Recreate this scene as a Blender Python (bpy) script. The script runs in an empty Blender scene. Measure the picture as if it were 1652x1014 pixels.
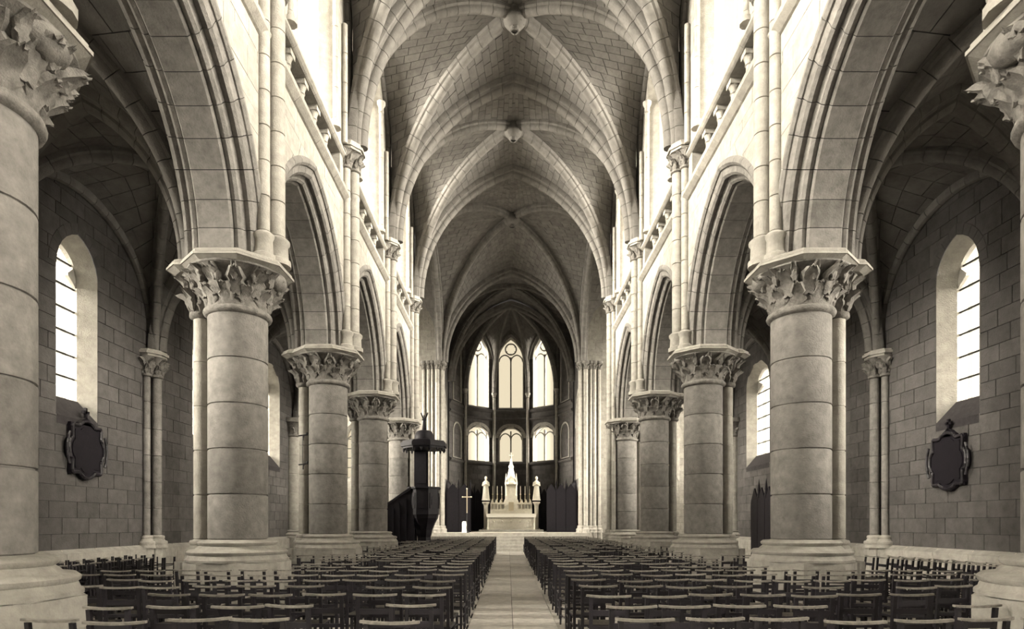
import bpy, math, random
from mathutils import Vector, Matrix, noise
random.seed(7)
S = bpy.context.scene
C = S.collection
PI = math.pi
sin, cos, rad = math.sin, math.cos, math.radians

# ------------------------------------------------------------------ camera, light, exposure
cam = bpy.data.cameras.new('camera'); co = bpy.data.objects.new('camera', cam); C.objects.link(co)
co.location = (-0.2, 0, 1.6); co.rotation_euler = (rad(90), 0, 0)
cam.sensor_width = 36; cam.lens = 990/1652*36
cam.shift_x = 0.0036; cam.shift_y = 336/1652
cam.clip_start = 0.1; cam.clip_end = 300
S.camera = co
S.view_settings.view_transform = 'Standard'; S.view_settings.look = 'None'
S.view_settings.exposure = 0.0; S.view_settings.gamma = 1; S.view_settings.use_curve_mapping = False
S.cycles.use_denoising = True
S.cycles.max_bounces = 6; S.cycles.diffuse_bounces = 2; S.cycles.glossy_bounces = 2
S.cycles.transparent_max_bounces = 12; S.cycles.sample_clamp_indirect = 6
W = bpy.data.worlds.new('sky'); S.world = W; W.use_nodes = True
bg = W.node_tree.nodes['Background']
bg.inputs[0].default_value = (1.0, 0.905, 0.72, 1); bg.inputs[1].default_value = 0.93

def sun(name, d, strength, ang, col=(1, .965, .91)):
    l = bpy.data.lights.new(name, 'SUN'); l.energy = strength; l.angle = rad(ang); l.color = col
    o = bpy.data.objects.new(name, l); C.objects.link(o)
    o.rotation_euler = Vector(d).to_track_quat('-Z', 'Y').to_euler(); return o
sun('daylight_from_left', (1, .36, -.40), 52, 45)
sun('daylight_from_right', (-1, .36, -.40), 42, 45)
sun('ground_bounce_from_left', (1, .1, .12), 19, 36)
sun('ground_bounce_from_right', (-1, .1, .12), 17, 36)
def area(name, loc, d, sx, sy, e, col=(1, .965, .91)):
    l = bpy.data.lights.new(name, 'AREA'); l.shape = 'RECTANGLE'; l.size = sx; l.size_y = sy; l.energy = e; l.color = col
    o = bpy.data.objects.new(name, l); C.objects.link(o); o.location = loc
    o.rotation_euler = Vector(d).to_track_quat('-Z', 'Z').to_euler(); return o
area('west_window_daylight', (0, -5.2, 10.5), (0, 1, -.12), 6, 9, 35)

# ------------------------------------------------------------------ materials
def mat(name, col, rough=.85, var=.0, nscale=6, namt=.0, bump=.0, bscale=60, spec=.3, metal=0, isl=.0):
    m = bpy.data.materials.new(name); m.use_nodes = True
    nt = m.node_tree; N = nt.nodes; L = nt.links; b = N['Principled BSDF']
    b.inputs['Roughness'].default_value = rough; b.inputs['Specular IOR Level'].default_value = spec
    b.inputs['Metallic'].default_value = metal
    b.inputs['Base Color'].default_value = (*col, 1)
    tc = N.new('ShaderNodeTexCoord')
    if namt or isl or bump:
        geo = N.new('ShaderNodeNewGeometry')
        n1 = N.new('ShaderNodeTexNoise'); n1.inputs['Scale'].default_value = nscale; n1.inputs['Detail'].default_value = 8
        n1.inputs['Roughness'].default_value = .65
        L.new(geo.outputs['Position'], n1.inputs['Vector'])
        mr = N.new('ShaderNodeMapRange'); mr.inputs[1].default_value = .3; mr.inputs[2].default_value = .7
        mr.inputs[3].default_value = 1-namt; mr.inputs[4].default_value = 1+namt*.5
        L.new(n1.outputs[0], mr.inputs[0])
        mi = N.new('ShaderNodeMapRange'); mi.inputs[3].default_value = 1-isl; mi.inputs[4].default_value = 1+isl*.4
        oi = N.new('ShaderNodeObjectInfo')
        ad = N.new('ShaderNodeMath'); ad.operation = 'ADD'; L.new(geo.outputs['Random Per Island'], ad.inputs[0]); L.new(oi.outputs['Random'], ad.inputs[1])
        fr = N.new('ShaderNodeMath'); fr.operation = 'FRACT'; L.new(ad.outputs[0], fr.inputs[0])
        L.new(fr.outputs[0], mi.inputs[0])
        mu = N.new('ShaderNodeMath'); mu.operation = 'MULTIPLY'; L.new(mr.outputs[0], mu.inputs[0]); L.new(mi.outputs[0], mu.inputs[1])
        vm = N.new('ShaderNodeVectorMath'); vm.operation = 'SCALE'; vm.inputs[0].default_value = col
        L.new(mu.outputs[0], vm.inputs['Scale']); L.new(vm.outputs[0], b.inputs['Base Color'])
        if bump:
            n2 = N.new('ShaderNodeTexNoise'); n2.inputs['Scale'].default_value = bscale; n2.inputs['Detail'].default_value = 5
            L.new(geo.outputs['Position'], n2.inputs['Vector'])
            bp = N.new('ShaderNodeBump'); bp.inputs['Strength'].default_value = bump; bp.inputs['Distance'].default_value = .02
            L.new(n2.outputs[0], bp.inputs['Height']); L.new(bp.outputs[0], b.inputs['Normal'])
    return m
STONE = mat('pale_limestone', (.37, .35, .315), .85, nscale=5, namt=.28, bump=.5, bscale=35, isl=.12)
WALLST = mat('shaded_ashlar', (.095, .0885, .0855), .9, nscale=4, namt=.3, bump=.6, bscale=30, isl=.22)  # stone darkened so the aisle and chancel walls look deeper in shade
VAULT = mat('vault_stone', (.155, .146, .137), .9, nscale=3, namt=.3, bump=.5, bscale=30, isl=.14)  # web stone darkened to deepen the shade of the vaults
SHADE_STONE = mat('shaded_arch_and_pier_stone', (.215, .203, .188), .87, nscale=6, namt=.35, bump=.6, bscale=35, isl=.2)  # pale limestone darkened to paint shade on arches, piers and responds
RIBST = mat('rib_stone', (.175, .165, .153), .88, nscale=4, namt=.28, bump=.5, bscale=35, isl=.15)
MORTAR = mat('dark_mortar', (.018, .016, .019), .95)
CARVED = mat('carved_limestone', (.20, .188, .172), .85, nscale=9, namt=.5, bump=.6, bscale=50)
FLOORM = mat('worn_floor_stone', (.45, .42, .38), .7, nscale=7, namt=.3, bump=.35, bscale=60, isl=.25)
WOOD = mat('dark_chair_wood', (.013, .010, .015), .5, nscale=14, namt=.5, bump=.2, bscale=80, spec=.6, isl=.4)
LIT_RAIL = mat('lit_top_rail_wood', (.24, .222, .195), .4, nscale=20, namt=.5, bump=.2, bscale=80, spec=.6)  # chair wood lightened to paint the light caught by the top rails
RUSH = mat('woven_rush', (.09, .08, .068), .8, nscale=40, namt=.5, bump=.8, bscale=160, isl=.5)
SILL_SHADE = mat('sill_shade', (.035, .031, .033), .75, nscale=8, namt=.4, bump=.3, bscale=50)  # near-black colour standing in for shade on the sloping sills
OAK = mat('blackened_oak', (.008, .006, .010), .6, nscale=10, namt=.5, bump=.3, bscale=70, spec=.25)
IRON = mat('black_iron', (.008, .008, .010), .5)
BRASS = mat('polished_brass', (.75, .66, .48), .35, metal=.7)
MARBLE = mat('white_marble', (.85, .80, .68), .45, nscale=8, namt=.12, bump=.2, bscale=60)
LINEN = mat('white_altar_linen', (.88, .84, .74), .9)
WAX = mat('white_wax', (.85, .8, .68), .5)
def glassmat():
    m = bpy.data.materials.new('pale_leaded_glass'); m.use_nodes = True
    nt = m.node_tree; N = nt.nodes; L = nt.links; N.remove(N['Principled BSDF']); out = N['Material Output']
    t = N.new('ShaderNodeBsdfTransparent'); t.inputs[0].default_value = (.97, .95, .9, 1)
    g = N.new('ShaderNodeBsdfTranslucent'); g.inputs[0].default_value = (.9, .85, .7, 1)
    mx = N.new('ShaderNodeMixShader'); mx.inputs[0].default_value = .05
    L.new(t.outputs[0], mx.inputs[1]); L.new(g.outputs[0], mx.inputs[2]); L.new(mx.outputs[0], out.inputs[0])
    return m
GLASS = glassmat()

# ------------------------------------------------------------------ mesh helpers
class MB:
    def __init__(s): s.v = []; s.f = []
    def add(s, vs, fs):
        n = len(s.v); s.v += [tuple(p) for p in vs]; s.f += [tuple(i+n for i in f) for f in fs]; return s
    def box(s, x0, x1, y0, y1, z0, z1):
        return s.add([(x0,y0,z0),(x1,y0,z0),(x1,y1,z0),(x0,y1,z0),(x0,y0,z1),(x1,y0,z1),(x1,y1,z1),(x0,y1,z1)],
                     [(0,3,2,1),(4,5,6,7),(0,1,5,4),(1,2,6,5),(2,3,7,6),(3,0,4,7)])
    def prism(s, pts, z0, z1, cx=0, cy=0, k=1.0):
        n = len(pts)
        return s.add([(cx+x, cy+y, z0) for x, y in pts]+[(cx+x*k, cy+y*k, z1) for x, y in pts],
                     [tuple(range(n-1,-1,-1)), tuple(range(n,2*n))]+[(i,(i+1)%n,n+(i+1)%n,n+i) for i in range(n)])
    def lathe(s, prof, cx=0, cy=0, n=20, a0=0):
        m = len(prof)
        vs = [(cx+r*cos(a0+2*PI*j/n), cy+r*sin(a0+2*PI*j/n), z) for r, z in prof for j in range(n)]
        fs = [(i*n+j, i*n+(j+1)%n, (i+1)*n+(j+1)%n, (i+1)*n+j) for i in range(m-1) for j in range(n)]
        fs += [tuple(range(n-1,-1,-1)), tuple((m-1)*n+j for j in range(n))]
        return s.add(vs, fs)
    def tube(s, a, b, r0, r1=None, n=8):
        a = Vector(a); b = Vector(b); r1 = r0 if r1 is None else r1; d = (b-a).normalized()
        u = d.orthogonal().normalized(); w = d.cross(u)
        vs = [p+(u*cos(2*PI*j/n)+w*sin(2*PI*j/n))*r for p, r in ((a,r0),(b,r1)) for j in range(n)]
        return s.add(vs, [tuple(range(n-1,-1,-1)), tuple(range(n,2*n))]+[(j,(j+1)%n,n+(j+1)%n,n+j) for j in range(n)])
    def ball(s, c, r, n=8, m=6, sc=(1,1,1)):
        prof = [(r*sin(PI*i/m), -r*cos(PI*i/m)) for i in range(m+1)]
        vs = [(c[0]+p*cos(2*PI*j/n)*sc[0], c[1]+p*sin(2*PI*j/n)*sc[1], c[2]+z*sc[2]) for p, z in prof for j in range(n)]
        return s.add(vs, [(i*n+j, i*n+(j+1)%n, (i+1)*n+(j+1)%n, (i+1)*n+j) for i in range(m) for j in range(n)])
    def block(s, q, out, proud, gap):
        """a stone: quad q (4 Vectors), shrunk by gap, standing proud along out, sunk behind."""
        c = sum(q, Vector())/4
        ins = []
        for p in q:
            d = c-p; l = d.length
            ins.append(p+d*min(.3, gap/max(l, 1e-4)*.9))
        fr = [p+out*proud+(c-p)*min(.12, .004/max((c-p).length, 1e-4)) for p in ins]; bk = [p-out*.03 for p in ins]
        mid = [p+out*(proud-.004) for p in ins]
        return s.add(fr+mid+bk, [(0,1,2,3)]+[(i,4+i,4+(i+1)%4,(i+1)%4) for i in range(4)]+[(4+i,8+i,8+(i+1)%4,4+(i+1)%4) for i in range(4)])
    def xf(s, M): s.v = [tuple(M @ Vector(p)) for p in s.v]; return s
    def mesh(s, name, m, smooth=None):
        me = bpy.data.meshes.new(name); me.from_pydata(s.v, [], s.f); me.materials.append(m)
        if smooth is not None:
            me.polygons.foreach_set('use_smooth', [True]*len(me.polygons)); me.set_sharp_from_angle(angle=rad(smooth))
        me.update(); return me
    def build(s, name, m, parent=None, smooth=None, kind=None, label=None, cat=None, group=None):
        return ob(name, s.mesh(name, m, smooth), parent, kind, label, cat, group)
def tag(o, label=None, cat=None, group=None, kind=None):
    if label: o['label'] = label
    if cat: o['category'] = cat
    if group: o['group'] = group
    if kind: o['kind'] = kind
    return o
def ob(name, me, parent=None, kind=None, label=None, cat=None, group=None, loc=None):
    o = bpy.data.objects.new(name, me); C.objects.link(o)
    if parent: o.parent = parent
    if loc: o.location = loc
    return tag(o, label, cat, group, kind)
def empty(name, loc=(0,0,0), rz=0, **k):
    o = bpy.data.objects.new(name, None); C.objects.link(o); o.location = loc; o.rotation_euler = (0,0,rz); o.empty_display_size = .2
    return tag(o, **k)
def copy_tree(o, parent=None):
    c = o.copy(); C.objects.link(c)
    if parent: c.parent = parent
    for ch in list(o.children): copy_tree(ch, c)
    return c
def octo(r, n=8, a=None): a = PI/n if a is None else a; return [(r*cos(a+2*PI*i/n), r*sin(a+2*PI*i/n)) for i in range(n)]
UP = Vector((0,0,1))

def arc_R(a, H): return (a*a+H*H)/(2*a)
def arch_hw(a, zs, H):
    """half width of a pointed opening at height z"""
    R = arc_R(a, H)
    def f(z):
        if z <= zs: return a
        v = z-zs
        if v >= H: return 0.
        return max(0., a-(R-math.sqrt(max(R*R-v*v, 0))))
    return f
def dist_at(a, h, k, zz):
    if zz <= k: return 0.
    H = h-k; v = min(zz-k, H)
    if a > H: return a*(1-math.sqrt(max(1-v*v/(H*H), 0)))
    R = arc_R(a, H)
    return R-math.sqrt(max(R*R-v*v, 0))
def half_arch(mb, Cx, Cy, dx, dy, a, z0, h, k, prof, t0=0., t1=1., n=8, gap=0., close=True):
    """sweep prof (lateral, outward) along half a pointed arch that springs at C and rises towards (dx,dy)"""
    H = h-k; R = a if a > H else arc_R(a, H); lx, ly = -dy, dx; m = len(prof); vs = []
    L = R*math.acos(max(-1,(R-a)/R)); g = gap/L/2
    t0 += g; t1 -= g
    for i in range(n+1):
        t = t0+(t1-t0)*i/n
        for lat, v in prof:
            if a > H:
                ph = t*PI/2; d = a-(a+v)*cos(ph); z = z0+k+(H+v)*sin(ph)
            else:
                ph = t*math.acos(max(-1, min(1, (R-a)/(R+v))))
                d = R-(R+v)*cos(ph); z = z0+k+(R+v)*sin(ph)
            vs.append((Cx+dx*d+lx*lat, Cy+dy*d+ly*lat, z))
    fs = [(i*m+j, i*m+(j+1)%m, (i+1)*m+(j+1)%m, (i+1)*m+j) for i in range(n) for j in range(m)]
    fs += [tuple(range(m-1,-1,-1)), tuple(n*m+j for j in range(m))]
    mb.add(vs, fs)
def mirror(p): return p+[(-a, b) for a, b in reversed(p) if abs(a) > 1e-6]
P_T = mirror([(.27,.08),(.27,-.09),(.24,-.15),(.18,-.16),(.145,-.21),(.155,-.28),(.11,-.36),(.04,-.40),(0,-.405)])
P_D = mirror([(.17,.06),(.17,-.07),(.125,-.12),(.13,-.19),(.09,-.26),(.03,-.29),(0,-.292)])
P_W = mirror([(.10,.05),(.10,-.05),(.07,-.12),(.02,-.14),(0,-.142)])
def stilt(mb, Cx, Cy, dx, dy, z0, k, prof, gap=0):
    if k <= 0: return
    lx, ly = -dy, dx; m = len(prof)
    vs = [(Cx-dx*v+lx*lat, Cy-dy*v+ly*lat, z) for z in (z0+gap/2, z0+k-gap/2) for lat, v in prof]
    mb.add(vs, [tuple(range(m-1,-1,-1)), tuple(range(m,2*m))]+[(j,(j+1)%m,m+(j+1)%m,m+j) for j in range(m)])

def rib(Ax, Ay, Bx, By, z0, h, k, prof, vous=.45, n=3):
    """whole half rib from A to B as one mesh of voussoirs with open joints"""
    mb = MB(); a = math.hypot(Bx-Ax, By-Ay); dx, dy = (Bx-Ax)/a, (By-Ay)/a
    stilt(mb, Ax, Ay, dx, dy, z0, k, prof, .012)
    R = arc_R(a, h-k) if a <= h-k else a; L = R*math.acos((R-a)/R); nv = max(2, round(L/vous))
    for i in range(nv): half_arch(mb, Ax, Ay, dx, dy, a, z0, h, k, prof, i/nv, (i+1)/nv, n if nv < 12 else 2, .014)
    return mb

def web(Cn, B, A, z0, hB, hA, kA, nc, bl, blocks, back, kB=0., off=.0, arcdown=True, pieces=None):
    """half a vault cell: ruled courses between the rib C->B and the wall or cross arch C->A"""
    aB = (Vector(B)-Vector(Cn)).length; aA = (Vector(A)-Vector(Cn)).length
    dB = (Vector(B)-Vector(Cn))/aB; dA = (Vector(A)-Vector(Cn))/aA
    def P(t, m):
        tt = 1-(1-t)**1.9
        d1 = dist_at(aB, hB, kB, tt*hB); d2 = dist_at(aA, hA, kA, tt*hA)
        p1 = Vector((Cn[0]+dB[0]*d1, Cn[1]+dB[1]*d1, z0+tt*hB)); p2 = Vector((Cn[0]+dA[0]*d2, Cn[1]+dA[1]*d2, z0+tt*hA))
        return p1.lerp(p2, m)
    cm = Vector(((B[0]+A[0])/2, (B[1]+A[1])/2, z0))
    for i in range(nc):
        ta, tb = i/nc, (i+1)/nc
        w = (P(tb, 0)-P(tb, 1)).length
        nb = max(1, round(w/bl)); ph = .5 if i % 2 else 0.
        cuts = [0.]+[min(1, (j+ph)/(nb)) for j in range(1 if ph == 0 else 0, nb+1) if 0.02 < (j+ph)/nb < .98]+[1.]
        q = [P(ta, 0), P(ta, 1), P(tb, 1), P(tb, 0)]
        back.add([p+UP*.05 for p in q], [(0,1,2,3)])
        for j in range(len(cuts)-1):
            q = [P(ta, cuts[j]), P(ta, cuts[j+1]), P(tb, cuts[j+1]), P(tb, cuts[j])]
            nrm = (q[2]-q[0]).cross(q[3]-q[1])
            if nrm.length < 1e-5: continue
            nrm.normalize()
            if nrm.dot(cm-(q[0]+q[2])/2) < 0: nrm = -nrm
            if pieces is not None:
                b = MB(); b.block(q, nrm, .012, .011); pieces.append(b)
            else: blocks.block(q, nrm, .008+.006*random.random(), .011)

class Frame:
    """a wall plane: O on the floor line, u along, n into the room"""
    def __init__(s, O, u, n): s.O = Vector((O[0], O[1], 0)); s.u = Vector((u[0], u[1], 0)); s.n = Vector((n[0], n[1], 0))
    def P(s, u, n, z): return s.O+s.u*u+s.n*n+UP*z
def rows(z0, z1, ch, extra=()):
    n = max(1, round((z1-z0)/ch)); zs = [z0+(z1-z0)*i/n for i in range(n+1)]
    for e in extra:
        if z0 < e < z1:
            k = min(range(len(zs)), key=lambda i: abs(zs[i]-e))
            if 0 < k < len(zs)-1: zs[k] = e
            else: zs.append(e)
    return sorted(set(zs))
def ashlar(F, u0, u1, z0, z1, ch, bl, ops=(), thick=.8, pick=None, gap=.009, blocks=None, back=None, seed=0):
    """coursed stone wall with openings; ops = (uc, zbot, ztop, hwfunc). returns picked single stones"""
    rnd = random.Random(seed); single = []
    ex = []
    for uc, zb, zt, hw in ops:
        zz = zt; w0 = hw(zb)
        while zz > zb and hw(zz) < w0-1e-6: zz -= .05
        ex += [zt-.5*(zt-zz), zt-.15*(zt-zz)]
    for uc, zb, zt, hw in ops: ex += [zb, zt]
    zs = rows(z0, z1, ch, ex)
    for r in range(len(zs)-1):
        za, zb_ = zs[r], zs[r+1]; e = 1e-3
        segs = [[u0, u1, u0, u1]]
        for uc, zb, zt, hw in ops:
            if za >= zt-e or zb_ <= zb+e: continue
            ha, hb = hw(za+e), hw(zb_-e)
            new = []
            for sg in segs:
                if sg[0] < uc < sg[1]:
                    new.append([sg[0], uc-ha, sg[2], uc-hb]); new.append([uc+ha, sg[1], uc+hb, sg[3]])
                else: new.append(sg)
            segs = new
        for sg in segs:
            w = max(sg[1]-sg[0], sg[3]-sg[2])
            if w < .02: continue
            back.add([F.P(sg[0],-.02,za),F.P(sg[1],-.02,za),F.P(sg[3],-.02,zb_),F.P(sg[2],-.02,zb_),
                      F.P(sg[0],-thick,za),F.P(sg[1],-thick,za),F.P(sg[3],-thick,zb_),F.P(sg[2],-thick,zb_)],
                     [(0,1,2,3),(7,6,5,4)])
            lo, hi = min(sg[0],sg[2]), max(sg[1],sg[3])
            cuts = []; x = math.floor(lo/bl)*bl+(bl/2 if r % 2 else 0)
            while x < hi:
                c = x+(rnd.random()-.5)*bl*.35
                if lo+.16 < c < hi-.16: cuts.append(c)
                x += bl
            prev = (sg[0], sg[2])
            for c in cuts+[None]:
                nx = (sg[1], sg[3]) if c is None else (min(max(c, sg[0]), sg[1]), min(max(c, sg[2]), sg[3]))
                if nx[0]-prev[0] < .01 and nx[1]-prev[1] < .01: continue
                q = [F.P(prev[0],0,za),F.P(nx[0],0,za),F.P(nx[1],0,zb_),F.P(prev[1],0,zb_)]
                pr = .002+.008*rnd.random()
                if pick and pick((prev[0]+nx[0])/2, (za+zb_)/2):
                    b = MB(); b.block(q, F.n, pr, gap); single.append(b)
                else: blocks.block(q, F.n, pr, gap)
                prev = nx
    return single

def outline(hw, zb, zs, H, n=6):
    R = arc_R(hw, H); fm = math.acos((R-hw)/R)
    L = [(-hw, zb)]+[(-hw+R-R*cos(fm*i/n), zs+R*sin(fm*i/n)) for i in range(n+1)]
    return L+[(-u, z) for u, z in reversed(L[:-1])]
def ring(mb, F, uc, A, na, B, nb_, close=True):
    n = len(A); m = n if close else n-1
    mb.add([F.P(uc+u, na, z) for u, z in A]+[F.P(uc+u, nb_, z) for u, z in B], [(i,(i+1)%n,n+(i+1)%n,n+i) for i in range(m)])
def bar(mb, F, u0, u1, n0, n1, z0, z1):
    vs = [F.P(u, n, z) for z in (z0, z1) for u, n in ((u0,n0),(u1,n0),(u1,n1),(u0,n1))]
    mb.add(vs, [(0,3,2,1),(4,5,6,7),(0,1,5,4),(1,2,6,5),(2,3,7,6),(3,0,4,7)])
def tubef(mb, F, pts, r, n=6):
    for a, b in zip(pts[:-1], pts[1:]): mb.tube(F.P(*a), F.P(*b), r, n=n)

# window with splayed reveal, lights, saddle bars
def window(idx, F, uc, hw, zb, zs, H, depth, hw2, H2, sillrise, lights=1, barstep=.5, rose=False, label='', trefoil=False, bars=True, surround=None):
    root = empty('window_%d' % idx, kind='structure', label=label)
    A = outline(hw, zb, zs, H); B = outline(hw2, zb+sillrise, zs, H2)
    mb = MB(); ring(mb, F, uc, A, 0.0, B, -depth); ring(mb, F, uc, B, -depth, B, -depth-.25)
    mb.build('reveal', STONE, root, smooth=30)
    # stone surround just proud of the wall
    nA = len(A)-2; An = A[1:-1]; A2 = [(u*(1+.24/hw), zs+(z-zs)*(H+.26)/H) for u, z in An]
    for g in range(0, len(An)-1, 1):        # voussoirs round the head
        e = g+1; fr = MB()
        a_, b_ = [An[g], An[e]], [A2[g], A2[e]]
        q = [F.P(uc+a_[0][0], 0, a_[0][1]), F.P(uc+a_[1][0], 0, a_[1][1]), F.P(uc+b_[1][0], 0, b_[1][1]), F.P(uc+b_[0][0], 0, b_[0][1])]
        fr.block(q, F.n, .016, .008); fr.build('head_voussoir', surround or STONE, root)
    if trefoil:
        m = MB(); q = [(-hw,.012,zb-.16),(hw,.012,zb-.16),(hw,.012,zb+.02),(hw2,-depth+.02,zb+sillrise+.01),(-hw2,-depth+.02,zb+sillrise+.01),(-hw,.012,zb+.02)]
        m.add([F.P(uc+a_, n_, z_) for a_, n_, z_ in q], [(0,1,2,5),(5,2,3,4)]); m.add([F.P(uc+a_, n_-.04, z_-.02) for a_, n_, z_ in q], [(0,1,2,5),(5,2,3,4)]); m.build('shaded_sill', SILL_SHADE, root)  # dark sheet laid over the sill slope as its shade
    zt = zs+H2
    hwf = arch_hw(hw2, zs, H2)
    tr = MB(); d = -depth
    # glass panes, row by row and light by light
    z = zb+sillrise; step = barstep; k = 0
    edges = []
    while z < zt-.02:
        z2 = min(z+step, zt)
        if zt-z2 < .12: z2 = zt
        edges.append((z, z2)); z = z2
    for a, b in edges:
        for l in range(lights):
            e = 1e-3
            wa, wb = hwf(a+e), hwf(b-e)
            ua, ub = -wa+2*wa*l/lights, -wa+2*wa*(l+1)/lights
            va, vb = -wb+2*wb*l/lights, -wb+2*wb*(l+1)/lights
            g = MB(); nn = 4 if b > zs else 1
            vs = []; 
            for q in range(nn+1):
                zz = a+(b-a)*q/nn; w_ = hwf(zz-e if q else zz+e)
                for lay in (0, .008):
                    vs += [F.P(uc-w_+2*w_*l/lights, d-.1-lay, zz), F.P(uc-w_+2*w_*(l+1)/lights, d-.1-lay, zz)]
            fs = []
            for q in range(nn):
                o = q*4; fs += [(o, o+1, o+5, o+4), (o+2, o+6, o+7, o+3), (o, o+4, o+6, o+2), (o+1, o+3, o+7, o+5)]
            g.add(vs, fs).build('pane', GLASS, root)
    br = MB()
    if bars:
        for a, b in edges[1:]:
            w_ = hwf(a); bar(br, F, uc-w_, uc+w_, d-.09, d-.05, a-.018, a+.018)
        br.build('glazing_bar', IRON, root)
    if lights > 1:
        for l in range(1, lights):
            u_ = uc-hw2+2*hw2*l/lights
            top = zs+(.25 if rose else H2*.75)
            m2 = MB(); bar(m2, F, u_-.055, u_+.055, d-.16, d-.02, zb+sillrise, top); m2.build('mullion', STONE, root)
    if rose or lights > 1:
        t2 = MB(); w = hw2/lights
        for l in range(lights):
            c = uc-hw2+w*(2*l+1); r = w*.98; zc = zs-.1
            R = arc_R(r, r*1.15); fm = math.acos((R-r)/R)
            for sg in (-1, 1):
                pts = [(c+sg*(-r+R-R*cos(fm*i/6)), d-.07, zc+R*sin(fm*i/6)) for i in range(7)]
                tubef(t2, F, pts, .05)
        if rose:
            rr = hw2*.46; zc = zs+H2-rr-.35
            pts = [(uc+rr*cos(2*PI*i/18), d-.07, zc+rr*sin(2*PI*i/18)) for i in range(19)]
            tubef(t2, F, pts, .055)
            for i in range(6):
                a = 2*PI*(i+.5)/6; t2.tube(F.P(uc+rr*cos(a), d-.07, zc+rr*sin(a)), F.P(uc+rr*.72*cos(a), d-.07, zc+rr*.72*sin(a)), .05, .015)
        t2.build('tracery', STONE, root)
    if trefoil:
        t3 = MB()
        for sg in (-1, 1):      # solid cusps pinching the head of the light
            o3 = []
            pts = [(sg*hw2*1.0, zs-.12), (sg*hw2*.86, zs-.04), (sg*hw2*.52, zs+.10), (sg*hw2*.50, zs+.16), (sg*hw2*.80, zs+.30), (sg*hwf(zs+.38)*1.02, zs+.38), (sg*hwf(zs+.15)*1.02, zs+.15)]
            n = len(pts)
            t3.add([F.P(uc+u, d-.16, z) for u, z in pts]+[F.P(uc+u, d-.02, z) for u, z in pts],
                   [tuple(range(n)), tuple(range(2*n-1, n-1, -1))]+[(i,(i+1)%n,n+(i+1)%n,n+i) for i in range(n)])
        t3.build('trefoil_cusp', STONE, root)
    return root

# ------------------------------------------------------------------ dimensions
B = 5.5                                   # bay length
PY = [0., 5.5, 11., 16.5, 22., 27.5]      # pier lines
XW, XO, XP = 4.55, 5.9, 5.04              # nave wall faces, pier axis
XA = 9.85                                 # aisle wall face
ZS, ZN, HN = 6.18, 11.65, 5.85            # arcade springing, nave springing, vault rise
EAST = 38.5

# ------------------------------------------------------------------ floor
fl = empty('floor', kind='structure', label='worn pale stone paving of the nave, aisles and transept')
MB().box(-16, 16, -7, 50, -.3, -.02).build('floor_bed', MORTAR, fl)
y = 4.6; k = 0
proto = {}
while y < 34:
    for (a, b) in ((-.82, -.13), (-.13, .56)):
        sh = .0
        q = [Vector((a, y, 0)), Vector((b, y, 0)), Vector((b, y+.62, 0)), Vector((a, y+.62, 0))]
        MB().block(q, UP, .002*random.random(), .006).build('floor_slab', FLOORM, fl)
    y += .62
pv = MB()
for (xa, xb, ya, yb) in ((-9.6, -.82, -6, 34.5), (.56, 9.6, -6, 34.5), (-.82, .56, -6, 4.6), (-14, -9.6, 28.3, 38), (9.6, 14, 28.3, 38)):
    ny = int((yb-ya)/.6); 
    for j in range(ny):
        x = xa-(.35 if j % 2 else 0)
        while x < xb:
            x2 = min(x+.7, xb); x1 = max(x, xa)
            if x2-x1 > .1:
                yy = ya+j*(yb-ya)/ny
                pv.block([Vector((x1,yy,0)),Vector((x2,yy,0)),Vector((x2,yy+(yb-ya)/ny,0)),Vector((x1,yy+(yb-ya)/ny,0))], UP, .003*random.random(), .006)
            x += .7
pv.build('paving', FLOORM, fl, kind='stuff')
# chancel steps and raised floor
st = empty('chancel_steps', (0, 34.4, 0), label='broad pale stone steps rising from the nave chairs to the altar', cat='steps')
for i in range(6):
    MB().box(-4.6+.0*i, 4.6, .3*i, .3*i+(.33 if i < 5 else .5), 0 if i == 0 else .17*i-.02, .17*(i+1)).build('step', STONE, st)
MB().box(-4.7, 4.7, 36.35, 50, -.1, 1.0).build('floor_chancel', FLOORM, None, kind='structure', label='raised pale chancel floor around the altar')

# ------------------------------------------------------------------ piers
def leaf_mb(w, h, out, seed):
    r = random.Random(seed); mb = MB(); nu, nv = 6, 8; G = []
    for j in range(nv+1):
        t = j/nv
        ww = w*(.55+.5*sin(PI*min(t*1.05, 1)))*(1+.22*sin(t*17+seed))*(1 if t < .9 else .7)
        yo = out*(t**2.2)*1.0+(.02 if t > .2 else 0); zz = h*t
        if t > .72: q = (t-.72)/.28; yo += .07*sin(q*PI*.9)+.03; zz = h*.72+h*.2*sin(q*PI*.75)
        for i in range(nu+1):
            s_ = i/nu*2-1
            G.append((s_*ww, -(yo+.05*(1-s_*s_)*(.4+t)+.022*cos(s_*9)*t)-.02*r.random(), zz+.02*cos(s_*6)))
    fs = [(j*(nu+1)+i, j*(nu+1)+i+1, (j+1)*(nu+1)+i+1, (j+1)*(nu+1)+i) for j in range(nv) for i in range(nu)]
    mb.add(G, fs)
    n = len(G); mb.add([(x*.9, y+.07, z) for x, y, z in G], fs)
    # close the rim
    rim = [i for i in range(nu+1)]+[j*(nu+1)+nu for j in range(1, nv+1)]+[nv*(nu+1)+i for i in range(nu-1, -1, -1)]+[j*(nu+1) for j in range(nv-1, 0, -1)]
    m = len(rim); mb.f += [(rim[i], rim[(i+1) % m], n+rim[(i+1) % m], n+rim[i]) for i in range(m)]
    return mb
LEAF = [leaf_mb(.15, .42, .16, i).mesh('leaf', CARVED, 60) for i in range(4)]
SLEAF = [leaf_mb(.075, .34, .08, i+9).mesh('small_leaf', CARVED, 60) for i in range(2)]
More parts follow.
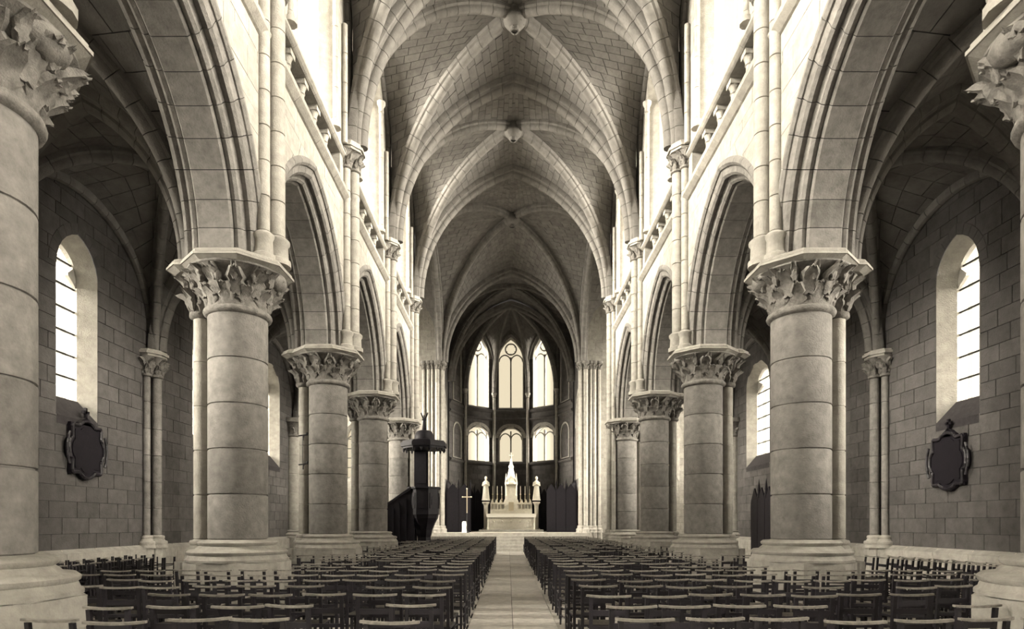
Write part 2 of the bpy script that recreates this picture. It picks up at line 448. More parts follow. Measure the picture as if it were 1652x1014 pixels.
def put_leaves(parent, cx, cy, specs, local=True):
    k = 0
    for (n, r, z, a0, sc, ms) in specs:
        for i in range(n):
            a = a0+2*PI*i/n
            o = ob('leaf', ms[k % len(ms)], parent); k += 1
            o.location = (cx+r*cos(a), cy+r*sin(a), z); o.rotation_euler = (0, 0, a+PI/2)
            o.scale = (sc, sc*(.85+.3*random.random()), sc*(.94+.12*random.random()))
def joined_leaves(mb, cx, cy, specs):
    k = 0
    for (n, r, z, a0, sc, ms) in specs:
        for i in range(n):
            a = a0+2*PI*i/n; me = ms[k % len(ms)]; k += 1
            M = Matrix.Translation((cx+r*cos(a), cy+r*sin(a), z)) @ Matrix.Rotation(a+PI/2, 4, 'Z') @ Matrix.Scale(sc, 4)
            mb.add([M @ v.co for v in me.vertices], [tuple(p.vertices) for p in me.polygons])
def shaft(mb, cx, cy, r, z0, z1, step, n=24, g=.008):
    nn = max(1, round((z1-z0)/step)); h = (z1-z0)/nn
    for i in range(nn):
        a, b = z0+i*h, z0+(i+1)*h
        mb.lathe([(r-.02, a), (r-.02, a+g), (r, a+g+.006), (r, b-g-.006), (r-.02, b-g), (r-.02, b)], cx, cy, n)
def moulded_base(mb, cx, cy, r, z0, z1, n=24):
    h = z1-z0; R = r*1.0
    P = [(r+.36, z0), (r+.36, z0+.10*h), (r+.33, z0+.16*h), (r+.31, z0+.30*h), (r+.33, z0+.34*h), (r+.34, z0+.44*h), (r+.30, z0+.53*h),
         (r+.20, z0+.56*h), (r+.17, z0+.64*h), (r+.13, z0+.72*h), (r+.16, z0+.78*h), (r+.17, z0+.86*h), (r+.13, z0+.95*h), (r+.02, z0+.97*h), (r, z1)]
    if r < .3: P = [(r+(x-r)*.42, z) for x, z in P]
    mb.lathe(P, cx, cy, n)
def pier(sx, y, label, detail):
    root = empty('stone_pier', (sx*XP, y, 0), label=label, cat='pillar', group='round stone piers of the nave arcades')
    # plinth of four courses of squared stone
    pl = [(.0, .32, .93), (.32, .62, .93), (.62, .93, .90)]
    oc = octo(1, 8)
    ss = 1 if sx > 0 else -1
    for z0, z1, r in pl:
        m = MB(); m.prism([(p[0]*r, p[1]*r) for p in oc], z0, z1-.012); m.prism([(p[0]*.40, p[1]*.40) for p in oc], z0, z1-.012, ss*.70, 0)
        m.prism([(p[0]*(r-.02), p[1]*(r-.02)) for p in oc], z1-.014, z1+.002)
        m.build('plinth', STONE, root)
    m = MB(); moulded_base(m, 0, 0, .5, .93, 1.31, 32); moulded_base(m, ss*.655, 0, .135, .93, 1.31, 16); m.build('base', STONE, root, smooth=40)
    # drums
    nd = 5; h = (5.24-1.31)/nd
    for i in range(nd):
        m = MB(); a, b = 1.31+i*h, 1.31+(i+1)*h
        m.lathe([(.475, a), (.475, a+.007), (.497, a+.014), (.5, a+.03), (.5, b-.03), (.497, b-.014), (.475, b-.007), (.475, b)], 0, 0, 40, random.random())
        m.build('drum', SHADE_STONE, root, smooth=30)
        m = MB(); m.lathe([(.12, a), (.12, a+.007), (.135, a+.014), (.135, b-.014), (.12, b-.007), (.12, b)], ss*.655, 0, 16); m.build('colonnette_drum', STONE, root, smooth=30)
    m = MB(); m.lathe([(.5, 5.22), (.56, 5.25), (.575, 5.29), (.56, 5.33), (.51, 5.35), (.51, 5.5), (.56, 5.75), (.68, 5.88), (.82, 5.97), (.82, 6.0)], 0, 0, 32)
    m.lathe([(.13, 5.22), (.175, 5.25), (.18, 5.29), (.175, 5.33), (.14, 5.35), (.15, 5.6), (.22, 5.85), (.30, 5.98), (.30, 6.0)], ss*.68, 0, 16)
    m.ball((-ss*.7, 0, 5.9), .16, sc=(1, 1.6, 1))
    specs = [(11, .48, 5.33, .2, .85, LEAF), (11, .55, 5.50, .2+PI/11, 1.0, LEAF), (14, .70, 5.70, .1, .8, SLEAF)]
    sp2 = [(6, .14, 5.34, .1, 1.05, SLEAF), (6, .18, 5.60, .6, 1.05, SLEAF)]
    if not detail: joined_leaves(m, 0, 0, specs); joined_leaves(m, ss*.68, 0, sp2)
    cp = m.build('capital', CARVED, root, smooth=50)
    if detail: put_leaves(cp, 0, 0, specs); put_leaves(cp, ss*.68, 0, sp2)
    m = MB(); 
    for (r1, r2, a, b) in ((.80, .93, 5.985, 6.05), (.95, .95, 6.05, 6.09), (.88, .88, 6.09, 6.11), (.91, .91, 6.11, 6.15), (.91, .84, 6.15, 6.185)):
        m.prism([(p[0]*r1, p[1]*r1) for p in oc], a, b, 0, 0, r2/r1)
        m.prism([(p[0]*(r1-.48), p[1]*(r1-.48)) for p in oc], a, b, ss*.76, 0, (r2-.48)/(r1-.48))
    m.build('abacus', STONE, root)
    return root
ORD = ['', 'nearest', 'second', 'third', 'fourth', 'fifth']
SIDE = {-1: 'left', 1: 'right'}
for sx in (-1, 1):
    for i in range(1, 6):
        if i == 1: lab = 'huge round stone pier cut off by the %s edge of the picture' % SIDE[sx]
        else: lab = 'round stone pier with leafy capital, %s whole pier on the %s' % (('first','second','third','fourth')[i-2], SIDE[sx])
        pier(sx, PY[i], lab, i <= 3)

# ------------------------------------------------------------------ nave arcade walls
def nave_wall(sx):
    side = SIDE[sx]
    F = Frame((sx*XW, 0), (0, 1), (-sx, 0))
    root = empty('wall_nave_'+side, kind='structure', label='tall pale nave wall above the %s arcade' % side)
    blocks, back = MB(), MB()
    ops_all = []
    # spandrels, bay by bay
    for i in range(-1, 5):
        y0 = PY[i] if i >= 0 else -5.5
        yc = y0+B/2
        hw = arch_hw(2.62, ZS, 3.38)
        ashlar(F, y0, y0+B, ZS, 10.12, .36, .85, [(yc, ZS-1, ZS+3.38, hw)], XO-XW, gap=.007, blocks=blocks, back=back, seed=i)
        # clerestory wall
        z1 = 18.0
        hwc = arch_hw(1.62, 15.75, 1.5)
        ashlar(F, y0, y0+B, 11.42, z1, .38, .85, [(yc, 11.5, 17.25, hwc)], .9, gap=.007, blocks=blocks, back=back, seed=20+i)
        # gallery recess: passage behind short piers, its shade painted in with near-black mortar
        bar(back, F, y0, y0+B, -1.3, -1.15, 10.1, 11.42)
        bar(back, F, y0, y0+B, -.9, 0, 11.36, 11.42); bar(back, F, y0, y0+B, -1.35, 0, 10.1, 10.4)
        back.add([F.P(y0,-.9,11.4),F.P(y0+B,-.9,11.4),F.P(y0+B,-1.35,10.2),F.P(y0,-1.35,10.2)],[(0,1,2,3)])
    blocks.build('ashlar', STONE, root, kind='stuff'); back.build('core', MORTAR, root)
    # string courses
    sc = [(0,10.08),(.05,10.10),(.13,10.17),(.16,10.20),(.16,10.24),(.09,10.26),(.07,10.30),(.11,10.33),(.12,10.38),(.08,10.42),(0,10.44),(-.3,10.44),(-.3,10.08)]
    cp = [(0,11.17),(.04,11.19),(.09,11.23),(.09,11.29),(.05,11.32),(.04,11.37),(0,11.42),(-.3,11.46),(-.3,11.17)]
    for nm, pr in (('string_course', sc), ('gallery_coping', cp)):
        for i in range(-1, 5):
            y0 = PY[i] if i >= 0 else -5.5; m = MB(); n = len(pr)
            ng = 4
            for g in range(ng):
                a, b = y0+B*g/ng+.004, y0+B*(g+1)/ng-.004
                m.add([F.P(a, p, z) for p, z in pr]+[F.P(b, p, z) for p, z in pr], [tuple(range(n)), tuple(range(2*n-1,n-1,-1))]+[(j,(j+1)%n,n+(j+1)%n,n+j) for j in range(n)])
            m.build(nm, STONE, root)
    # gallery colonnettes and end blocks
    for i in range(0, 5):
        y0 = PY[i]
        for e in (y0+.32, y0+B-.32):
            m = MB(); bar(m, F, e-.32, e+.32, -.5, 0, 10.44, 11.18); m.build('gallery_block', STONE, root)
        for j in range(1, 5):
            u = y0+.64+(B-1.28)*j/5; p = F.P(u, -.16, 0)
            m = MB(); bar(m, F, u-.13, u+.13, -.3, -.02, 10.42, 10.50)
            m.lathe([(.10,10.50),(.075,10.55),(.075,10.88),(.10,10.90),(.08,10.93),(.11,11.04),(.13,11.06)], p.x, p.y, 10)
            bar(m, F, u-.13, u+.13, -.34, -.03, 11.06, 11.18); m.build('gallery_colonnette', STONE, root, smooth=40)
    # vault shafts standing on the capitals, with leafy capitals
    for i in range(1, 6):
        y = PY[i]; z0 = ZS if i < 5 else .93
        for (dx, dy, r) in ((-.20, 0, .145), (-.06, -.235, .105), (-.06, .235, .105)):
            px, py = sx*(XW+dx), y+dy
            m = MB()
            if i < 5: m.lathe([(r+.10,z0),(r+.10,z0+.10),(r+.06,z0+.13),(r+.05,z0+.36),(r+.08,z0+.40),(r+.085,z0+.45),(r+.03,z0+.50),(r,z0+.52)], px, py, 14)
            else: m.prism(octo(r+.12), 0, .93, px, py); moulded_base(m, px, py, r, .93, 1.31, 14)
            m.build('shaft_base', STONE, root, smooth=40)
            m = MB(); shaft(m, px, py, r, z0+(.52 if i < 5 else .38), 10.98, .62, 14, .005); m.build('vault_shaft', STONE, root, smooth=40)
            m = MB(); m.lathe([(r,10.95),(r+.04,10.98),(r+.04,11.02),(r,11.04),(r+.01,11.2),(r+.07,11.42),(r+.1,11.46)], px, py, 14)
            joined_leaves(m, px, py, [(5, r*.95, 11.02, .3, .72, SLEAF), (5, r*1.1, 11.17, .9, .72, SLEAF)])
            m.build('vault_shaft_capital', CARVED, root, smooth=50)
        m = MB()
        for (g, a, b) in ((.0, 11.44, 11.5), (.05, 11.5, 11.57), (-.01, 11.57, 11.66)):
            pts = [(.0,-.42-g),(-.22,-.40-g),(-.42-g,-.17),(-.42-g,.17),(-.22,.40+g),(.0,.42+g)]
            m.prism([(sx*p[0], p[1]) for p in pts], a, b, sx*(XW+.0), y)
        m.build('vault_abacus', STONE, root)
        # wall shafts framing the window above, up to the wall rib
        for e in (-1, 1):
            if (i == 5 and e == 1): continue
            m = MB(); shaft(m, sx*(XW-.08), y+e*.48, .075, 11.5, 14.6, .7, 10, .004); m.build('wall_rib_shaft', STONE, root, smooth=40)
    return root
for sx in (-1, 1): nave_wall(sx)

# arcade arches
INNER = [(-.30,.34),(-.30,.03),(-.27,0),(.27,0),(.30,.03),(.30,.34)]
MOULD = [(.28,.36),(.28,.10),(.32,.05),(.38,.04),(.43,.08),(.44,.15),(.465,.19),(.49,.17),(.55,.155),(.60,.20),(.61,.27),(.63,.33),(.66,.33),(.70,.38),(.70,.44),(.66,.50),(.60,.52),(.28,.52)]
AISLEM = [(-a if a < .6 else -(a+.02), b) for a, b in MOULD]
def arcade_arch(sx, i):
    y0 = PY[i]; yc = y0+B/2; a = 2.22; XM = 5.2
    if i in (1, 2): nm = {1: 'nearest whole', 2: 'second'}[i]
    else: nm = {0: 'overhead', 3: 'third', 4: 'fourth'}[i]
    root = empty('arcade_arch', (0, 0, 0), kind='structure', label='pointed moulded stone arch of the %s arcade, %s' % (SIDE[sx], {0: 'beside the camera', 1: 'nearest, sweeping out of the picture', 2: 'second, whole above two piers', 3: 'third along', 4: 'fourth and farthest'}[i]))
    # keep the moulding bundle on the nave side and its twin on the aisle side
    nv = 9
    for half in (-1, 1):
        for nm2, prof in (('soffit_voussoir', INNER), ('moulded_voussoir', MOULD), ('aisle_voussoir', AISLEM)):
            joined = MB()
            for v in range(nv):
                m = MB() if i in (1, 2) else joined
                # lateral axis: (-dy,dx); dx=0, dy=-half -> lateral x = half ; want nave side at -sx
                f = -sx*half*1.0
                pr = [(p*f, q) for p, q in prof]
                half_arch(m, sx*XM, yc+half*a, 0, -half, a, ZS, 2.95, 0, pr, v/nv, (v+1)/nv, 3, .012)
                if i in (1, 2): m.build(nm2, SHADE_STONE, root, smooth=35)
            if i not in (1, 2): joined.build(nm2, SHADE_STONE, root, smooth=35)
        m = MB(); half_arch(m, sx*XM, yc+half*a, 0, -half, a, ZS, 2.95, 0, [(-.27,.012),(-.27,.32),(.27,.32),(.27,.012)], 0, 1, 16)
        half_arch(m, sx*XM, yc+half*a, 0, -half, a, ZS, 2.95, 0, [(-.6,.30),(-.6,.5),(.6,.5),(.6,.30)], 0, 1, 16)
        m.build('arch_core', MORTAR, root)
    # springer block over the pier
    return root
for sx in (-1, 1):
    for i in range(0, 5): arcade_arch(sx, i)
    sp = empty('springer_blocks', kind='structure', label='stone blocks between the arch feet of the %s arcade' % SIDE[sx])
    for i in range(0, 6):
        for k in range(2):
            MB().box(min(sx*4.92, sx*5.48), max(sx*4.92, sx*5.48), PY[i]-.5, PY[i]+.5, ZS+.5*k, ZS+.5*k+.49).build('springer', SHADE_STONE, sp)
        MB().box(min(sx*4.62, sx*5.8), max(sx*4.62, sx*5.8), PY[i]-.30, PY[i]+.30, ZS, ZS+1.6).build('springer_core', SHADE_STONE, sp)

# ------------------------------------------------------------------ nave vault (ceiling)
ceil = empty('ceiling', kind='structure', label='ribbed stone vault over the nave')
wb, cb = MB(), MB()
XV = 4.38; ZB = 17.55
bays = [(-5.5, 0)]+[(PY[i], PY[i+1]) for i in range(5)]
def vault_bay(y0, y1, zboss, htr, hwall, kwall, xs, nc=26, bl=.55, blocks=wb, back=cb):
    ym = (y0+y1)/2; hB = zboss-ZN
    for sx in (-1, 1):
        for yy, ya in ((y0, ym), (y1, ym)):
            web((sx*XV, yy), (0, ym), (0, yy), ZN, hB, htr, 0, nc, bl, blocks, back)
            web((sx*XV, yy), (0, ym), (sx*(XW+.02), ym), ZN, hB, hwall, kwall, nc, bl, blocks, back)
for y0, y1 in bays: vault_bay(y0, y1, ZB+.12, 5.85, 5.75, 2.9, 1)
for i, (y0, y1) in enumerate(bays):
    ym = (y0+y1)/2
    for sx in (-1, 1):
        for yy in (y0, y1):
            rib(sx*XV, yy, 0, ym, ZN, ZB+.10-ZN, 0, P_D).build('diagonal_rib', RIBST, ceil, smooth=40)
            rib(sx*(XW-.04), yy, sx*(XW-.04), ym, ZN, 5.72, 2.9, P_W).build('wall_rib', RIBST, ceil, smooth=40)
        rib(sx*XV, y1, 0, y1, ZN, 5.85, 0, P_T).build('transverse_rib', RIBST, ceil, smooth=40)
    m = MB(); m.lathe([(.02,ZB-.50),(.14,ZB-.48),(.24,ZB-.40),(.33,ZB-.30),(.36,ZB-.2),(.30,ZB-.1),(.30,ZB+.1)], 0, ym, 16)
    joined_leaves(m, 0, ym, [(8, .12, ZB-.55, 0, .55, LEAF)]); m.build('vault_boss', RIBST, ceil, smooth=50)
# crossing
vault_bay(27.5, EAST, 18.15, 5.85, 5.85, 0, 1, 30, .6)
for sx in (-1, 1):
    for yy in (27.5, EAST): rib(sx*XV, yy, 0, 33, ZN, 18.1-ZN, 0, P_D).build('diagonal_rib', RIBST, ceil, smooth=40)
    rib(sx*XV, EAST, 0, EAST, ZN, 5.85, 0, P_T).build('transverse_rib', RIBST, ceil, smooth=40)
    for yy, yo in ((27.5, 33), (EAST, 33)): rib(sx*(XV+.1), yy, sx*(XV+.1), yo, ZN, 5.85, 0, P_T).build('transept_arch_rib', RIBST, ceil, smooth=40)
m = MB(); m.lathe([(.02,17.55),(.2,17.58),(.38,17.7),(.46,17.85),(.4,18.1)], 0, 33, 16); joined_leaves(m, 0, 33, [(8, .16, 17.5, 0, .6, LEAF)]); m.build('vault_boss', RIBST, ceil, smooth=50)
# chancel bay
AY = 43.6
vault_bay(EAST, AY, ZB, 5.85, 5.6, 2.9, 1, 24, .6)
for sx in (-1, 1):
    for yy in (EAST, AY): rib(sx*XV, yy, 0, (EAST+AY)/2, ZN, ZB-ZN, 0, P_D).build('diagonal_rib', RIBST, ceil, smooth=40)
    rib(sx*XV, AY, 0, AY, ZN, 5.55, 0, P_T).build('transverse_rib', RIBST, ceil, smooth=40)
# apse vault
AR = 4.4
AV = [(AR*cos(PI*k/5), AY+AR*sin(PI*k/5)) for k in range(6)]
hk = 5.6
for k in range(5):
    c0, c1 = AV[k], AV[k+1]; mid = ((c0[0]+c1[0])/2, (c0[1]+c1[1])/2)
    for c_ in (c0, c1): web(c_, (0, AY+.15), mid, ZN, hk, 4.9, 2.2, 20, .5, wb, cb)
    if 0 < k: rib(c0[0]*.97, AY+(c0[1]-AY)*.97, 0, AY+.15, ZN, hk, 0, P_D).build('apse_rib', RIBST, ceil, smooth=40)
    for c_ in (c0, c1): rib(c_[0]*.98, AY+(c_[1]-AY)*.98, mid[0]*.98, AY+(mid[1]-AY)*.98, ZN, 4.85, 2.2, P_W).build('apse_wall_rib', RIBST, ceil, smooth=40)
wb.build('vault_stones', VAULT, ceil, kind='stuff'); cb.build('vault_back', MORTAR, ceil)
# closing fill above the vault, the weather roof
rf = MB(); rf.box(-6.2, 6.2, -6, 50, 18.6, 18.8); rf.box(-5.2,-4.9,-6,27.5,17.2,18.6); rf.box(4.9,5.2,-6,27.5,17.2,18.6)
rf.build('roof', OAK, None, kind='structure', label='timber roof above the vault')

# ------------------------------------------------------------------ aisles
AISLE_W = [1.1, 1.1, 1.1, .66, .5, 1.15]     # aisle window half widths by bay; wide ones enlarged to light the piers
def aisle(sx):
    side = SIDE[sx]
    F = Frame((sx*XA, 0), (0, 1), (-sx, 0))
    root = empty('wall_'+side, kind='structure', label='coursed shade-greyed stone outer wall of the %s aisle' % side)
    blocks, back = MB(), MB(); single = []
    for i in range(-1, 5):
        y0 = PY[i] if i >= 0 else -5.5; yc = y0+B/2
        AW = AISLE_W[i+1]; hwf = arch_hw(AW, 7.15, 1.05)
        pk = (lambda u, z: 10.9 < u < 16.6 and z > 1.0 and z < 8.8) if i == 2 else None
        single += ashlar(F, y0, y0+B, 1.0, 9.9, .355, .72, [(yc, 3.9, 7.15+1.05, hwf)], .85, pick=pk, gap=.011, blocks=blocks, back=back, seed=50+i)
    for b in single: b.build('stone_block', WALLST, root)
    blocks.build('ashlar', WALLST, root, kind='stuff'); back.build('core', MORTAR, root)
    for i in range(-1, 5):
        y0 = PY[i] if i >= 0 else -5.5
        m = MB()
        for g in range(5):
            a, b = y0+B*g/5+.005, y0+B*(g+1)/5-.005
            for za, zb in ((.0,.33),(.335,.66),(.665,.92)): bar(m, F, a, b, -.8, .16, za, zb)
            m.add([F.P(a,.16,.925),F.P(b,.16,.925),F.P(b,.0,1.02),F.P(a,.0,1.02)], [(0,1,2,3)])
        m.build('plinth_course', STONE, root)
    # responds
    for i in range(1, 5):
        y = PY[i]
        for (d, e, r) in ((.20, 0, .12), (.07, -.25, .09), (.07, .25, .09)):
            px = sx*(XA-d); m = MB(); m.prism(octo(r+.10), 0, .93, px, y+e); moulded_base(m, px, y+e, r, .93, 1.28, 14); m.build('respond_base', STONE, root, smooth=40)
            m = MB(); shaft(m, px, y+e, r, 1.28, 5.5, .7, 14, .006); m.build('respond_shaft', SHADE_STONE, root, smooth=40)
            m = MB(); m.lathe([(r,5.46),(r+.04,5.49),(r+.04,5.54),(r,5.56),(r+.02,5.75),(r+.1,5.95),(r+.12,6.0)], px, y+e, 12)
            joined_leaves(m, px, y+e, [(5, r, 5.52, .3, .8, SLEAF), (5, r+.03, 5.68, .9, .8, SLEAF)]); m.build('respond_capital', CARVED, root, smooth=50)
        m = MB()
        for g, a, b in ((0,6.0,6.06),(.05,6.06,6.13),(0,6.13,6.18)):
            m.prism([(sx*p, q) for p, q in ((.1,-.42-g),(-.2,-.42-g),(-.40-g,-.15),(-.40-g,.15),(-.2,.42+g),(.1,.42+g))], a, b, sx*XA, y)
        m.build('respond_abacus', STONE, root)
    # vault
    cr = empty('ceiling_aisle_'+side, kind='structure', label='low ribbed stone vault over the %s aisle' % side)
    bl, bk = MB(), MB(); pcs = []
    xi, xo, xm = 5.80, 9.70, 7.75
    for i in range(-1, 5):
        y0 = PY[i] if i >= 0 else -5.5; y1 = y0+B; ym = y0+B/2
        p = pcs if i in (1, 2) else None
        for yy in (y0, y1):
            pp = p if (i == 1 and yy == y1) or (i == 2) else None
            kw = dict(nc=9, bl=.62) if i in (1, 2) else dict(nc=12, bl=.5)
            web((sx*xi, yy), (sx*xm, ym), (sx*xm, yy), ZS, 3.42, 3.12, 0, kw['nc'], kw['bl'], bl, bk, pieces=pp)
            web((sx*xi, yy), (sx*xm, ym), (sx*(xi-.02), ym), ZS, 3.42, 3.42, 0.2, kw['nc'], kw['bl'], bl, bk, pieces=pp if i == 1 else None)
            web((sx*xo, yy), (sx*xm, ym), (sx*xm, yy), ZS, 3.42, 3.12, 0, kw['nc'], kw['bl'], bl, bk, pieces=pp)
            web((sx*xo, yy), (sx*xm, ym), (sx*(XA+.02), ym), ZS, 3.42, 2.95, .5, kw['nc'], kw['bl'], bl, bk, pieces=pp)
            for x_ in (xi, xo): rib(sx*x_, yy, sx*xm, ym, ZS, 3.40, 0, [(a*.8, b*.8) for a, b in P_D]).build('diagonal_rib', RIBST, cr, smooth=40)
            rib(sx*(XA-.05), yy, sx*(XA-.05), ym, ZS, 2.92, .5, P_W).build('wall_rib', RIBST, cr, smooth=40)
        for x_ in (xi, xo): rib(sx*x_, y1, sx*xm, y1, ZS, 3.12, 0, [(a*.85, b*.75) for a, b in P_T]).build('transverse_rib', RIBST, cr, smooth=40)
        m = MB(); m.lathe([(.02,9.12),(.1,9.14),(.17,9.2),(.22,9.3),(.18,9.5)], sx*xm, ym, 14); m.build('vault_boss', RIBST, cr, smooth=50)
    for k, b in enumerate(pcs):
        if k < 300: b.build('vault_stone', VAULT, cr)
        else: bl.add(b.v, b.f)
    bl.build('vault_stones', VAULT, cr, kind='stuff'); bk.build('vault_back', MORTAR, cr)
    r2 = MB(); x0, x1 = sorted((sx*5.3, sx*10.3)); r2.box(x0, x1, -6, 28, 9.95, 10.05); r2.build('roof_aisle_'+side, OAK, None, kind='structure', label='lean-to roof over the %s aisle' % side)
for sx in (-1, 1): aisle(sx)

# ------------------------------------------------------------------ windows of aisles and clerestory
wi = 1
for sx in (-1, 1):
    F = Frame((sx*XA, 0), (0, 1), (-sx, 0))
    for i in range(-1, 5):
        y0 = PY[i] if i >= 0 else -5.5
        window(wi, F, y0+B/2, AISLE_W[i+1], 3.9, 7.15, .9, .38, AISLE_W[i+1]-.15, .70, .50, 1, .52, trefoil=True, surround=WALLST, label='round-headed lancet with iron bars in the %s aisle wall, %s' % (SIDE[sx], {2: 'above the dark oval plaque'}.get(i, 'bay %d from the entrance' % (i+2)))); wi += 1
    F = Frame((sx*XW, 0), (0, 1), (-sx, 0))
    for i in range(-1, 5):
        y0 = PY[i] if i >= 0 else -5.5
        r = window(wi, F, y0+B/2, 1.62, 11.5, 15.75, 1.5, .36, 1.48, 1.42, .16, 2, .85, rose=True, bars=False, label='tall two-light clerestory window high on the %s, bay %d from the entrance' % (SIDE[sx], i+2)); wi += 1
        for e in (-1, 1):
            p = F.P(y0+B/2+e*1.60, .03, 0); m = MB()
            shaft(m, p.x, p.y, .07, 11.7, 15.5, .8, 10, .004); m.lathe([(.07,15.5),(.1,15.53),(.08,15.56),(.09,15.7),(.15,15.8),(.15,15.87)], p.x, p.y, 10)
            m.lathe([(.14,11.46),(.14,11.56),(.1,11.6),(.1,11.66),(.07,11.7)], p.x, p.y, 10)
            m.build('jamb_colonnette', STONE, r, smooth=40)

# ------------------------------------------------------------------ west end behind the camera
bk, cr_ = MB(), MB()
F = Frame((-XA, -5.5), (1, 0), (0, 1))
ashlar(F, 0, 2*XA, 0, 18.2, .5, 1., [(XA, 5, 15, arch_hw(3.2, 10.5, 4.5))], .5, blocks=bk, back=cr_)
w_ = empty('wall_west', kind='structure', label='entrance wall behind the camera')
bk.build('ashlar', STONE, w_, kind='stuff'); cr_.build('core', MORTAR, w_)

# ------------------------------------------------------------------ transept and crossing
XT = 12.8
for sx in (-1, 1):
    side = SIDE[sx]
    root = empty('wall_transept_'+side, kind='structure', label='pale walls of the %s transept arm' % side)
    bl, bk = MB(), MB()
    # west wall of the arm, with the aisle arch
    F = Frame((sx*XO, 27.9), (sx, 0), (0, 1))
    ashlar(F, 0, XT-XO, 0, 16.5, .4, .9, [(1.96, -1, 9.0, arch_hw(1.9, 6.18, 2.8))], .45, blocks=bl, back=bk)
    F2 = Frame((sx*XO, 27.45), (sx, 0), (0, -1))
    ashlar(F2, 0, XT-XO, 0, 16.5, .4, .9, [(1.96, -1, 9.0, arch_hw(1.9, 6.18, 2.8))], .02, blocks=bl, back=bk)
    # east wall with a chapel arch
    F = Frame((sx*4.75, EAST), (sx, 0), (0, -1))
    ashlar(F, 0, XT-4.75, 0, 16.5, .4, .9, [(4.9, 4.2, 8.2, arch_hw(.9, 6.8, 1.4))], .6, blocks=bl, back=bk)
    window(wi, F, 4.9, .9, 4.2, 6.8, 1.4, .3, .75, 1.2, .3, 2, .6, label='two-light window in the east wall of the %s transept' % side); wi += 1
    # end wall
    F = Frame((sx*XT, 27.9), (0, 1), (-sx, 0))
    ashlar(F, 0, EAST-27.9, 0, 16.5, .4, .9, [(2.9, 4.5, 14.0, arch_hw(1.5, 11.6, 2.4)), (7.7, 4.5, 14.0, arch_hw(1.5, 11.6, 2.4))], .6, blocks=bl, back=bk)
    for u_, nm in ((2.9, 'nearer'), (7.7, 'farther')):
        window(wi, F, u_, 1.5, 4.5, 11.6, 2.4, .3, 1.35, 2.2, .3, 2, .9, label='tall window in the end of the %s transept, %s one' % (side, nm)); wi += 1
    bl.build('ashlar', STONE, root, kind='stuff'); bk.build('core', MORTAR, root)
    # transept vault
    vb, vk = MB(), MB()
    for yy in (27.9, EAST):
        for xx, xc in ((4.5, 8.65), (XT, 8.65)):
            web((sx*xx, yy), (sx*8.65, 33.2), (sx*xx, 33.2), ZN, 5.8, 5.7, 0, 18, .6, vb, vk)
            web((sx*xx, yy), (sx*8.65, 33.2), (sx*8.65, yy), ZN, 5.8, 4.6, 1.5, 18, .6, vb, vk)
    cr2 = empty('ceiling_transept_'+side, kind='structure', label='stone vault of the %s transept arm' % side)
    vb.build('vault_stones', VAULT, cr2, kind='stuff'); vk.build('vault_back', MORTAR, cr2)
    r2 = MB(); x0, x1 = sorted((sx*4.4, sx*(XT+.6))); r2.box(x0, x1, 27.3, 39.2, 18.6, 18.8)
    r2.box(x0, x1, 27.3, 27.9, 16.4, 18.7); r2.box(x0, x1, EAST, 39.1, 16.4, 18.7); xx = sorted((sx*XT, sx*(XT+.6))); r2.box(xx[0], xx[1], 27.3, 39, 16.4, 18.7)
    r2.build('roof_transept_'+side, OAK, None, kind='structure', label='roof over the %s transept' % side)
    # crossing pier east: clustered shafts carrying the chancel arch
    pr = empty('clustered_pier', (sx*4.55, EAST, 0), label='slender clustered stone pier of the chancel arch, %s of the altar' % side, cat='pillar', group='clustered piers of the chancel arch')
    m = MB()
    for q in range(9): m.box(-.1, 1.2*1, -.15, .8, 1.0+q*1.17, 1.0+(q+1)*1.17-.01) if sx > 0 else m.box(-1.2, .1, -.15, .8, 1.0+q*1.17, 1.0+(q+1)*1.17-.01)
    m.build('core', STONE, pr)
    for (dx, dy, r) in ((-.22,.10,.13),(-.17,-.18,.11),(.08,-.27,.14),(.38,-.24,.10),(.62,-.22,.12),(.92,-.2,.10)):
        px = sx*dx
        m = MB(); m.prism(octo(r+.09), 0, 1.0, px, dy); moulded_base(m, px, dy, r, 1.0, 1.45, 12); m.build('shaft_base', STONE, pr, smooth=40)
        m = MB(); shaft(m, px, dy, r, 1.45, 11.2, .9, 12, .006); m.build('shaft', STONE, pr, smooth=40)
        m = MB(); m.lathe([(r,11.15),(r+.04,11.18),(r+.04,11.22),(r,11.25),(r+.08,11.5),(r+.1,11.52)], px, dy, 12)
        joined_leaves(m, px, dy, [(6, r, 11.2, .3, .75, SLEAF)]); m.prism(octo(r+.14), 11.52, 11.66, px, dy); m.build('shaft_capital', CARVED, pr, smooth=50)
    # column at the end of the aisle, lit by the transept
    tp = empty('transept_pier', (sx*9.75, 27.3, 0), label='distant round pier at the far end of the %s aisle' % side, cat='pillar', group='round piers where the aisles meet the transept')
    m = MB(); m.prism(octo(.75), 0, .95); moulded_base(m, 0, 0, .4, .95, 1.3); m.build('base', STONE, tp, smooth=40)
    for q in range(5): m = MB(); shaft(m, 0, 0, .4, 1.3+q*.82, 1.3+(q+1)*.82, .82, 24); m.build('drum', STONE, tp, smooth=40)
    m = MB(); m.lathe([(.4,5.38),(.45,5.42),(.42,5.5),(.5,5.85),(.62,6.0)], 0, 0, 20); joined_leaves(m, 0, 0, [(8,.4,5.45,.2,.8,LEAF)]); m.prism(octo(.74), 6.0, 6.18); m.build('capital', CARVED, tp, smooth=50)

